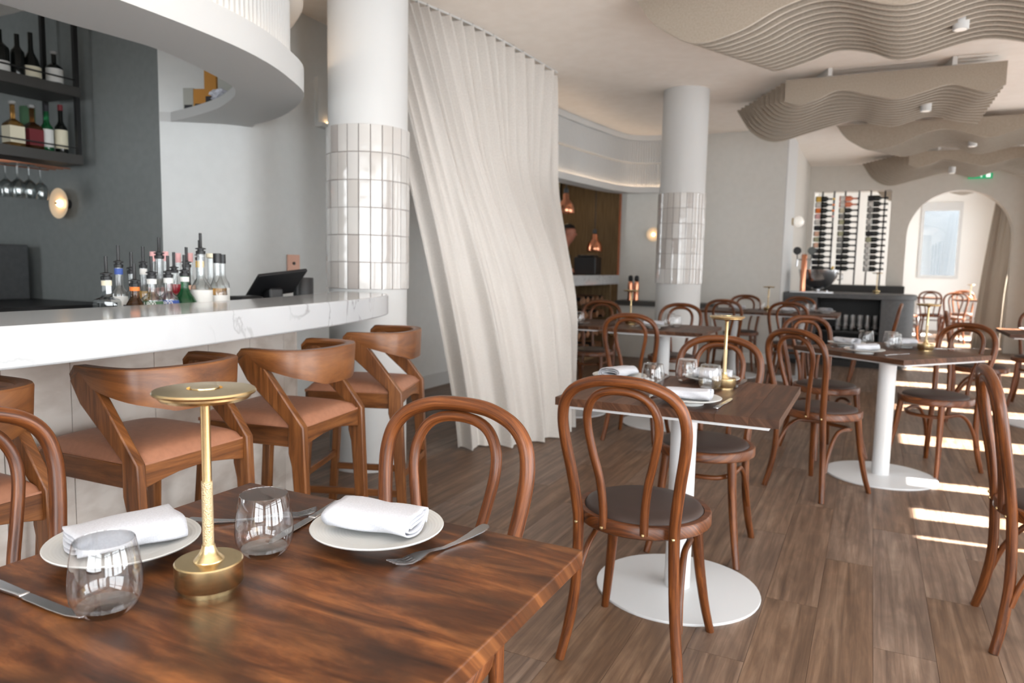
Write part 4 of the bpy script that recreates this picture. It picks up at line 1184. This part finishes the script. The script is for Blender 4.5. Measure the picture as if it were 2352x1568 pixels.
tag(MB().box(-.35, .22, -.12, .12, 0, .03).build('bar_mat', 'black_plastic', loc=(-5.2, 2.55, .88), ang=0, bevel=.004), 'black rubber mat lying on the back bar', 'mat')

# round wall sconces
def sconce(loc, rz, label, k=1):
    t = empty('wall_sconce', loc, rz); tag(t, label, 'wall light')
    R90 = Matrix.Rotation(pi / 2, 4, 'X')   # local z -> -y (out of the wall)
    MB().lathe([(.03 * k, 0), (.03 * k, .035), (.012 * k, .04), (0, .04)], 24, M=R90).build('mount', 'black_metal', t)
    MB().lathe([(.012 * k, .05), (.06 * k, .056), (.092 * k, .072), (.096 * k, .078), (.090 * k, .080), (.06 * k, .064), (.012 * k, .058)], 36, M=R90, close=True).build('glass_disc', 'sconce_glass', t, ang=60)
    MB().lathe([(0, .050), (.02 * k, .056), (.024 * k, .07), (.018 * k, .084), (0, .09)], 20, M=R90).build('bulb', 'bulb_warm', t, ang=60)
    MB().lathe([(0, .088), (.006 * k, .088), (.006 * k, .098), (0, .099)], 12, M=R90).build('finial', 'black_metal', t)
    return t


sconce((-5.22, 3.31, 1.575), 0, 'round glass wall light glowing on the dark wall', 1.12)
sconce((-2.70, 9.8, 1.66), 0, 'round wall light peeping out left of the middle column')
gs = empty('globe_light', (-1.035, 10.72, 1.88)); tag(gs, 'white globe wall light on the white wall end', 'wall light')
MB().lathe([(0, -.075), (.034, -.067), (.064, -.037), (.075, 0), (.064, .037), (.034, .067), (0, .075)], 28, (.08, 0, 0)).build('globe', 'opal_glass', gs, ang=80)
MB().lathe([(.05, 0), (.05, .015), (0, .015)], 20, M=Matrix.Rotation(pi / 2, 4, 'Y')).build('mount', 'brass', gs)
# recessed warm wall box between bulkhead and column
wb = empty('wall_light_box', (-3.795, 4.38, 2.2)); tag(wb, 'pale box wall light glowing warm beside the tiled column', 'wall light')
MB().box(-.02, .03, -.09, .09, 0, .36).build('housing', 'wall_pale', wb, ang=0)
MB().box(.03, .07, -.09, .09, 0, .03).build('ledge', 'wall_pale', wb, ang=0)
MB().lathe([(0, .0), (.016, .0), (.016, .012), (0, .012)], 18, (.05, 0, .03)).build('lamp', 'bulb_warm', wb)
cpz = empty('wall_plate', (-3.775, 4.02, 1.12)); tag(cpz, 'copper coloured socket plate on the pale wall', 'socket')
MB().box(0, .012, -.06, .06, 0, .125).build('plate', 'copper_plate', cpz, ang=0, bevel=.002)
MB().lathe([(.012, 0), (.012, .004), (0, .004)], 16, M=Matrix.Translation((.012, 0, .063)) @ Matrix.Rotation(pi / 2, 4, 'Y')).build('socket_hole', 'black_plastic', cpz)

# point of sale tablet and printer behind the counter
ps = empty('tablet_till', (-2.62, 2.66, .90), radians(-18)); tag(ps, 'black tablet till on a tilted stand behind the counter', 'till')
MB().box(-.09, .09, -.10, .10, 0, .05).build('stand_base', 'black_plastic', ps, ang=0, bevel=.01)
MB().bar((0, 0, .04), (-.02, 0, .16), .09, .07, (0, 1, 0)).build('stand_neck', 'black_plastic', ps, ang=0, bevel=.01)
MB().box(-.095, .095, -.135, .135, -.008, .008, Matrix.Translation((-.015, .02, .185)) @ Matrix.Rotation(radians(-38), 4, 'Y') @ Matrix.Rotation(radians(8), 4, 'X')).build('screen', 'black_plastic', ps, ang=0, bevel=.004)
tag(MB().lathe([(0, 0), (.058, 0), (.06, .004), (.06, .012), (.052, .016), (.052, .21), (.050, .213), (.046, .212), (.046, .02), (0, .02)], 28).build('canister', 'black_plastic', loc=(-2.68, 2.93, .90)), 'black round canister beside the tablet till', 'canister')
tag(MB().box(-.05, .05, -.07, .07, 0, .135).build('card_reader', 'black_plastic', loc=(-2.58, 2.44, .90), ang=0, bevel=.015), 'small black card reader left of the tablet till', 'card reader')

# things stored on top of the bar bulkhead
for (x, y), (sx, sy, sz), m_, l in (((-3.93, 3.40), (.05, .035, .13), 'box_amber', 'amber carton standing low on the bulkhead'), ((-3.82, 3.38), (.04, .035, .24), 'box_amber', 'taller amber carton on the bulkhead'),
                                    ((-3.66, 3.36), (.055, .035, .24), 'paper_grey', 'grey paper carton on the bulkhead'), ((-4.06, 3.41), (.035, .03, .15), 'paper_grey', 'small grey box at the left end of the bulkhead')):
    t = empty('carton', (x, y, 2.15), radians(18)); tag(t, l, 'box', 'cartons stored on the bulkhead')
    MB().box(-sx, sx, -sy, sy, 0, sz).build('box', m_, t, ang=0); MB().box(-sx * .8, sx * .8, -sy - .001, -sy, sz * .12, sz * .3).build('print', 'label_black', t, ang=0)
cr = MB()
rnd = random.Random(5)
ico = bmesh.new(); bmesh.ops.create_icosphere(ico, subdivisions=3, radius=.07)
for v in ico.verts: v.co *= rnd.uniform(.72, 1.1); v.co.z *= .6
me = bpy.data.meshes.new('crumpled_bag'); ico.to_mesh(me); ico.free(); me.materials.append(MATS['plastic_bag'])
o = bpy.data.objects.new('crumpled_bag', me); COL.objects.link(o); o.location = (-3.60, 3.25, 2.185); tag(o, 'crumpled pale plastic bag on the bulkhead edge', 'bag')

# ------------------------------------------------------------------ kitchen pass
kp = empty('pass_counter', (-3.4, 8.2, 0)); tag(kp, 'marble topped kitchen pass beyond the curtain', 'counter')


def kpart(mb, name, m_, ang=0, bevel=0):
    o = mb.build(name, m_, kp, ang=ang, bevel=bevel); o.location = (3.4, -8.2, 0); return o


kpart(MB().box(-3.8, -3.18, 7.0, 9.78, .975, 1.10), 'top', 'marble', bevel=.006)
kpart(MB().box(-3.8, -3.72, 7.0, 9.7, 0, .975), 'back_panel', 'kitchen_brown')
kpart(MB().box(-3.72, -3.26, 7.0, 7.04, 0, .975), 'side_panel', 'kitchen_brown'); kpart(MB().box(-3.72, -3.26, 9.62, 9.70, 0, .975), 'side_panel', 'kitchen_brown')
kpart(MB().box(-3.72, -3.26, 7.04, 9.62, .0, .05), 'plinth', 'kitchen_brown'); kpart(MB().box(-3.72, -3.26, 7.04, 9.62, .46, .49), 'shelf', 'kitchen_brown')
kpart(MB().box(-3.205, -3.18, 9.755, 9.79, 1.10, 2.22), 'jamb', 'copper')
kpart(MB().box(-3.80, -3.70, 7.4, 9.78, 1.10, 1.13), 'ledge', 'copper')
LG, lgu = 'split firewood logs stacked under the pass', []
lg = empty('firewood_log'); tag(lg, 'split firewood log in the stack under the kitchen pass', 'log', LG)
arc = [(.075 * cos(a), .075 * sin(a)) for a in [radians(20 + 14 * k) for k in range(10)]]
tri = [(-.004, -.03)] + arc
MB().prism(tri, -.17, .17, Matrix(((0, 0, 1, 0), (1, 0, 0, 0), (0, 1, 0, .03), (0, 0, 0, 1)))).build('wood', 'log_wood', lg, ang=30)
MB().prism([(.078 * cos(a), .078 * sin(a)) for a in [radians(22 + 13.6 * k) for k in range(10)]] + [(.07 * cos(a), .07 * sin(a)) for a in reversed([radians(22 + 13.6 * k) for k in range(10)])], -.171, .171, Matrix(((0, 0, 1, 0), (1, 0, 0, 0), (0, 1, 0, .03), (0, 0, 0, 1)))).build('bark', 'hair', lg, ang=30)
onum = ('first', 'second', 'third', 'fourth', 'fifth', 'sixth', 'seventh', 'eighth')
for z0, sn in ((.05, 'lower shelf'), (.49, 'upper shelf')):
    for row in range(2):
        for c in range(8):
            y = 8.12 + c * .178 + (row % 2) * .06
            o = place(lg, lgu, (-3.45 + rnd.uniform(-.03, .03), y, z0 + .036 + row * .19), 0, '%s firewood log from left, %s row, %s under the kitchen pass' % (onum[c], ('bottom', 'top')[row], sn), LG)
            o.rotation_euler = (rnd.uniform(-.25, .25) + (pi if (c + row) % 3 == 1 else 0), 0, rnd.uniform(-.1, .1))
            if (c + row) % 3 == 1: o.location.z += .11
pen, penu = empty('heat_lamp'), []
tag(pen, 'h', 'pendant lamp', 'copper heat lamps over the pass')
MB().lathe([(.105, 0), (.108, .004), (.104, .06), (.09, .11), (.06, .15), (.042, .17), (.040, .23), (.030, .245), (0, .245), (0, .238), (.036, .225), (.038, .168), (.085, .105), (.100, .004)], 32, close=True).build('shade', 'copper', pen, ang=50)
MB().lathe([(0, .03), (.03, .04), (.04, .08), (.02, .13), (0, .14)], 16).build('bulb', 'bulb_warm', pen)
MB().lathe([(.018, .245), (.030, .25), (.030, .30), (.012, .31), (.006, .33), (0, .33)], 16).build('socket', 'black_plastic', pen)
MB().tube([(0, 0, .32), (0, 0, 1.6)], .006, 6).build('cord', 'black_plastic', pen)
for x, y, z, l in ((-3.5, 8.53, 1.87, 'upper copper heat lamp hanging close to the curtain'), (-3.5, 9.62, 1.42, 'lower copper heat lamp on a long cord over the pass')):
    o = place(pen, penu, (x, y, z), 0, l, 'copper heat lamps over the pass'); o.scale = (1, 1, 1)
for o in [c for c in bpy.data.objects if c.name.startswith('cord') and c.parent and c.parent.name.startswith('heat_lamp')]:
    top = CEIL - o.parent.location.z
    o.scale = (1, 1, 1)
    if top < 1.6:
        o.scale.z = top / 1.6; 
tag(MB().box(-.16, .16, -.12, .12, 0, .24).box(-.12, .12, -.1, .1, .24, .27).build('kitchen_appliance', 'black_plastic', loc=(-3.55, 9.50, 1.10), ang=0, bevel=.02), 'black appliance at the right end of the kitchen pass', 'appliance')
tag(MB().box(-4.62, -4.54, 10.8, 10.88, 0, 2.6).build('kitchen_post', 'black_metal', ang=0), 'dark vertical post inside the kitchen', 'post')
# dark service shelf between pass and column with copper mills
sv = empty('service_shelf', (-2.75, 9.6, 0)); tag(sv, 'dark service shelf below the grey wall beside the pass', 'shelf')
MB().box(-.36, .95, -.18, .18, .70, .76).build('top', 'charcoal_shelf', sv, ang=0); MB().box(-.34, .93, -.12, .17, 0, .70).build('cabinet', 'wall_grey', sv, ang=0)
ml, mlu = empty('pepper_mill'), []
tag(ml, 'm', 'pepper mill', 'copper pepper mills')
MB().lathe([(0, 0), (.034, 0), (.036, .02), (.030, .05), (.034, .12), (.036, .22), (.028, .26), (0, .26)], 18).build('body', 'copper', ml); MB().lathe([(.02, .26), (.032, .28), (.030, .33), (.012, .345), (0, .345)], 16).build('top', 'black_plastic', ml)
place(ml, mlu, (-2.93, 9.52, .76), 0, 'left of two copper pepper mills on the service shelf', 'copper pepper mills'); place(ml, mlu, (-2.845, 9.52, .76), 0, 'right of two copper pepper mills on the service shelf', 'copper pepper mills')

# ------------------------------------------------------------------ grey service station
st = empty('service_station', (-.25, 10.6, 0)); tag(st, 'dark grey service station with rounded end and open shelves', 'cabinet')


def stp(mb, name, m_, ang=0, bevel=0):
    o = mb.build(name, m_, st, ang=ang, bevel=bevel); o.location = (.25, -10.6, 0); return o


def rounded(x0, x1, y0, y1, r, n=10):
    return [(x0, y0), (x1 - r, y0)] + [(x1 - r + r * sin(pi / 2 * k / n), y0 + r - r * cos(pi / 2 * k / n)) for k in range(1, n + 1)] + [(x1 - r + r * cos(pi / 2 * k / n), y1 - r + r * sin(pi / 2 * k / n)) for k in range(1, n + 1)] + [(x0, y1)]


stp(MB().prism(rounded(-1.03, .52, 10.08, 11.08, .34), .87, .93), 'top', 'station_grey', 40, .004)
stp(MB().prism([(.12, 10.1)] + rounded(.12, .50, 10.1, 11.06, .32)[1:], .06, .87), 'rounded_end', 'station_grey', 40)
stp(MB().box(-1.03, -.62, 10.1, 11.06, .06, .87), 'end_panel', 'station_grey')
stp(MB().box(-.62, .12, 10.95, 11.06, .06, .87), 'back_panel', 'black_metal')
for z in (.06, .43): stp(MB().box(-.62, .12, 10.14, 10.95, z, z + .025), 'shelf', 'black_metal')
stp(MB().prism(rounded(-1.0, .47, 10.13, 11.03, .3), 0, .06), 'plinth', 'black_metal', 40)
tg = tag(MB().lathe([(0, 0), (.030, 0), (.033, .004), (.036, .10), (.034, .10), (.031, .006), (0, .006)], 14).build('tumbler', 'glass_clear', ang=50), 't', 'glass', 'tumblers stacked in the grey station')
tgu = []
rows = (('upper row of the middle shelf', .556, 10.3), ('lower row of the middle shelf', .455, 10.3), ('bottom shelf', .085, 10.25))
ordn = ('first', 'second', 'third', 'fourth', 'fifth', 'sixth')
for rn, z, y in rows:
    for i in range(6):
        place(tg, tgu, (-.36 + i * .085, y, z), 0, '%s tumbler from left, %s of grey station' % (ordn[i], rn), 'tumblers stacked in the grey station')
# back counter below the wine opening
bc = empty('back_counter', (-.3, 13.1, 0)); tag(bc, 'black low counter under the wine opening', 'counter')
MB().box(-.74, .76, -.28, .28, .86, 1.0).build('top', 'black_metal', bc, ang=0); MB().box(-.72, .74, -.26, .28, 0, .86).build('body', 'station_grey', bc, ang=0)

# beer tower
bt = empty('beer_tower', (-.83, 10.45, .93)); tag(bt, 'copper beer tap tower with two round handles on the station', 'beer tap')
MB().lathe([(.055, 0), (.055, .012), (.036, .016), (.036, .49), (.03, .50), (0, .50)], 24).build('column', 'copper', bt, ang=40)
for s_ in (-1, 1):
    h_ = MB().tube([(s_ * .03, -.01, .43), (s_ * .085, -.02, .43), (s_ * .09, -.03, .34)], .011, 8).build('tap', 'steel', bt)
    MB().lathe([(.052, -.008), (.052, .008), (0, .008)], 20, M=Matrix.Translation((s_ * .09, -.03, .545)) @ Matrix.Rotation(pi / 2, 4, 'X')).build('handle', 'black_plastic' if s_ < 0 else 'glass_tint', bt, ang=40)
    MB().tube([(s_ * .085, -.025, .43), (s_ * .09, -.03, .50)], .007, 6).build('lever', 'black_plastic', bt)
# steel ice bowl with bottles
ib = empty('ice_bowl', (-.66, 10.72, .93)); tag(ib, 'polished steel champagne bowl on the station', 'ice bucket')
MB().lathe([(0, .03), (.08, .04), (.17, .10), (.235, .20), (.255, .30), (.25, .302), (.228, .20), (.165, .108), (.07, .05), (0, .042)], 40).build('bowl', 'steel', ib, ang=60)
MB().lathe([(0, 0), (.10, 0), (.10, .008), (.03, .02), (.03, .04), (0, .04)], 28).build('foot', 'steel', ib, ang=40)
MB().tube([(.245, 0, .25), (.30, 0, .25), (.30, 0, .18), (.235, 0, .17)], .009, 8).build('handle', 'steel', ib)
G4 = 'sparkling wine bottles in the steel bowl'
for (x, y), a, l in (((-.74, 10.68), .5, 'gold foiled bottle leaning left in the steel bowl'), ((-.60, 10.74), -.45, 'gold foiled bottle leaning right in the steel bowl')):
    t = bottle((x, y, 1.03), .038, .27, 'glass_green', 'label_yellow', lbl=l, group=G4, cap='cap', capmat='label_yellow', name='wine_bottle')
    t.rotation_euler = (0, -a, 0)
tag(MB().box(-.26, .26, -.16, .16, 0, .012).lathe([(.015, .012), (.015, .03), (0, .034)], 12, (.18, 0, 0)).build('drip_tray', 'steel', loc=(-.70, 10.28, .93), ang=40), 'flat steel drip tray in front of the beer tower', 'tray')

# ------------------------------------------------------------------ wine wall
lab = [['label_yellow', 'label_white', 'label_orange', 'label_pink', 'label_white', 'label_black', 'label_peach', 'label_olive', 'label_peach', 'label_black', 'label_black', 'label_black', 'label_black'],
       ['label_white', 'label_white', 'label_cream', 'label_grey', 'label_olive', 'label_grey', 'label_olive', 'label_grey', 'label_grey', 'label_grey', 'label_black', 'label_black', 'label_black'],
       ['label_black', 'label_white', 'label_grey', 'label_grey', 'label_white', 'label_grey', 'label_black', 'label_olive', 'label_white', 'label_white', 'label_white', 'label_white', 'label_white']]
foil = [['label_yellow', 'label_orange', 'label_orange', 'label_pink', 'label_grey'] + ['label_black'] * 8, ['label_black'] * 13, ['label_black'] * 13]
cn = ('left', 'middle', 'right'); rn = ('top', 'second', 'third', 'fourth', 'fifth', 'sixth', 'seventh', 'eighth', 'ninth', 'tenth', 'eleventh', 'twelfth', 'bottom')
for c, (xa, xb, xs) in enumerate(((-.84, -.66, -.945), (-.49, -.28, -.575), (-.105, .105, -.15))):
    rk = empty('wine_rack', ((xa + xb) / 2, 13.5, 1.0)); tag(rk, 'black steel wine rack, %s of three in the wall opening' % cn[c], 'wine rack', 'wine racks in the wall opening')
    mid = (xa + xb) / 2
    for x in (xa, xb):
        MB().box(x - mid - .012, x - mid + .012, -.02, .02, 0, 1.55).build('upright', 'black_metal', rk, ang=0)
        for i in range(13):
            z = 1.425 - .0965 * i
            MB().box(x - mid - .007, x - mid + .007, -.10, -.02, z - .046, z - .038).build('peg', 'black_metal', rk, ang=0)
    for i in range(13):
        z = 2.425 - .0965 * i
        g = 'glass_rose' if (c == 1 and i < 2) else 'glass_dark'
        t = bottle((xs, 13.435, z), .042 if i > 1 else .0455, .30, g, lab[c][i], lbl='wine bottle lying %s in the %s wine rack' % (rn[i] + (' row' if i else ''), cn[c]), group='wine bottles lying in the wall racks',
                   rot=(0, pi / 2, 0), cap='cap', capmat=foil[c][i], neck=.34, lab_z=(.06, .29), name='wine_bottle', shoulder=.12)
# exit sign above the arch
ex = empty('exit_sign', (1.39, 13.36, 2.68)); tag(ex, 'green exit sign above the arch, half behind a baffle', 'sign')
MB().box(-.16, .16, -.02, .02, 0, .16).build('panel', 'exit_green', ex, ang=0)
rm = MB()
rm.lathe([(.012, -.002), (.012, .002), (0, .002)], 12, M=Matrix.Translation((.01, -.022, .13)) @ Matrix.Rotation(pi / 2, 4, 'X'))
for a, b_ in (((.0, .115), (-.02, .07)), ((.0, .11), (.035, .09)), ((.0, .11), (-.035, .105)), ((-.02, .07), (.015, .05)), ((.015, .05), (.012, .018)), ((-.02, .07), (-.045, .045)), ((-.045, .045), (-.06, .05))):
    rm.bar((a[0], -.022, a[1]), (b_[0], -.022, b_[1]), .014, .004, (0, 1, 0))
rm.build('running_figure', 'exit_white', ex, ang=0)
MB().box(.075, .13, -.0225, -.0205, .02, .14).build('door_mark', 'exit_white', ex, ang=0)

# ------------------------------------------------------------------ cook in the kitchen
pn = empty('person', (-4.0, 9.52, 0), radians(-70)); tag(pn, 'person in a pale shirt and dark apron bending over the kitchen pass', 'person')


def skin(name, joints, edges, m_, root=0, sub=2):
    me = bpy.data.meshes.new(name); me.from_pydata([j[:3] for j in joints], edges, [])
    o = bpy.data.objects.new(name, me); COL.objects.link(o); o.parent = pn
    sk = o.modifiers.new('skin', 'SKIN'); sk.use_smooth_shade = True
    o.modifiers.new('sub', 'SUBSURF').levels = sub; o.modifiers['sub'].render_levels = sub
    for k, j in enumerate(joints):
        d = me.skin_vertices[0].data[k]; d.radius = j[3] if isinstance(j[3], tuple) else (j[3], j[3]); d.use_root = k == root
    me.materials.append(MATS[m_])
    return o


# faces local +y
J = [(0, 0, .95, (.17, .12)), (0, .02, 1.15, (.155, .11)), (0, .05, 1.36, (.19, .115)), (0, .07, 1.455, (.07, .065)), (0, .10, 1.53, (.056, .056)), (0, .135, 1.60, (.082, .095)), (0, .145, 1.68, (.10, .118)), (0, .125, 1.76, (.085, .10)),
     (.19, .05, 1.40, .06), (.24, .10, 1.16, .045), (.17, .33, 1.11, .036), (.14, .41, 1.13, .03), (-.19, .05, 1.40, .06), (-.24, .10, 1.16, .045), (-.17, .33, 1.11, .036), (-.14, .41, 1.13, .03),
     (.10, 0, .88, .085), (.11, .02, .48, .06), (.11, -.02, .08, .042), (.12, .13, .03, .035), (-.10, 0, .88, .085), (-.11, .02, .48, .06), (-.11, -.02, .08, .042), (-.12, .13, .03, .035)]
Ed = [(0, 1), (1, 2), (2, 3), (3, 4), (4, 5), (5, 6), (6, 7), (2, 8), (8, 9), (9, 10), (10, 11), (2, 12), (12, 13), (13, 14), (14, 15), (0, 16), (16, 17), (17, 18), (18, 19), (0, 20), (20, 21), (21, 22), (22, 23)]
skin('body', J, Ed, 'skin')
for s_ in (-1, 1):
    for k in range(4):
        x = s_ * .14 + (k - 1.5) * .016
        skin('finger', [(x, .42, 1.13, .010), (x, .46, 1.125, .009), (x, .485, 1.108, .008)], [(0, 1), (1, 2)], 'skin', sub=1)
    skin('thumb', [(s_ * .115, .40, 1.13, .011), (s_ * .095, .43, 1.122, .009), (s_ * .095, .455, 1.112, .008)], [(0, 1), (1, 2)], 'skin', sub=1)
C_ = [(0, 0, .93, (.185, .135)), (0, .02, 1.15, (.17, .125)), (0, .05, 1.35, (.205, .13)), (0, .072, 1.445, (.10, .085)), (.195, .05, 1.395, .072), (.24, .095, 1.19, .058), (-.195, .05, 1.395, .072), (-.24, .095, 1.19, .058)]
skin('shirt', C_, [(0, 1), (1, 2), (2, 3), (2, 4), (4, 5), (2, 6), (6, 7)], 'cloth_grey')
skin('trousers', [(0, 0, .95, (.19, .14)), (.10, 0, .86, .10), (.11, .02, .48, .078), (.11, -.02, .09, .06), (-.10, 0, .86, .10), (-.11, .02, .48, .078), (-.11, -.02, .09, .06)], [(0, 1), (1, 2), (2, 3), (0, 4), (4, 5), (5, 6)], 'cloth_dark')
MB().grid(lambda u, v: Vector(((u - .5) * .34 * (1 - .45 * max(0, v - .55) / .45), .155 + .02 * v - .10 * abs(u - .5) ** 2 * 4 * .4, .55 + .82 * v)), 12, 12).build('apron', 'cloth_dark', pn, ang=180, fix=False)
hb = bmesh.new(); bmesh.ops.create_uvsphere(hb, u_segments=24, v_segments=16, radius=1)
for v in list(hb.verts):
    if (v.co.y > -.05 and v.co.z < .32) or v.co.z < -.55: hb.verts.remove(v)
for v in hb.verts: v.co = Vector((v.co.x * .098, .125 + v.co.y * .118, 1.70 + v.co.z * .108))
me = bpy.data.meshes.new('hair'); hb.to_mesh(me); hb.free(); me.materials.append(MATS['hair']); me.polygons.foreach_set('use_smooth', [True] * len(me.polygons))
o = bpy.data.objects.new('hair', me); COL.objects.link(o); o.parent = pn
MB().lathe([(0, .02), (.010, .014), (.014, 0), (.010, -.016), (0, -.02)], 12, (0, .243, 1.655)).build('nose', 'skin', pn, ang=180)
for s_ in (-1, 1):
    MB().lathe([(0, .03), (.012, .02), (.016, 0), (.012, -.02), (0, -.03)], 10, (s_ * .090, .125, 1.66)).build('ear', 'skin', pn, ang=180)
    MB().lathe([(0, .010), (.008, .006), (.011, 0), (.008, -.006), (0, -.010)], 10, (s_ * .034, .226, 1.685)).build('eye', 'hair', pn, ang=180)
MB().box(-.022, .022, .212, .226, 1.598, 1.605).build('mouth', 'label_red', pn, ang=0)

# ceiling lamp added to brighten the kitchen interior
kl = empty('added_kitchen_lamp', (-4.6, 10.6, 2.72)); tag(kl, 'added warm ceiling lamp brightening the kitchen', 'ceiling lamp')
MB().lathe([(.12, 0), (.14, .02), (.14, .06), (0, .06)], 24).build('housing', 'paint_white', kl); MB().lathe([(0, -.004), (.115, -.004), (.118, .004), (0, .004)], 24).build('diffuser', 'added_kitchen_glow', kl)
MB().tube([(0, 0, .06), (0, 0, .25)], .01, 8).build('rod', 'paint_white', kl)
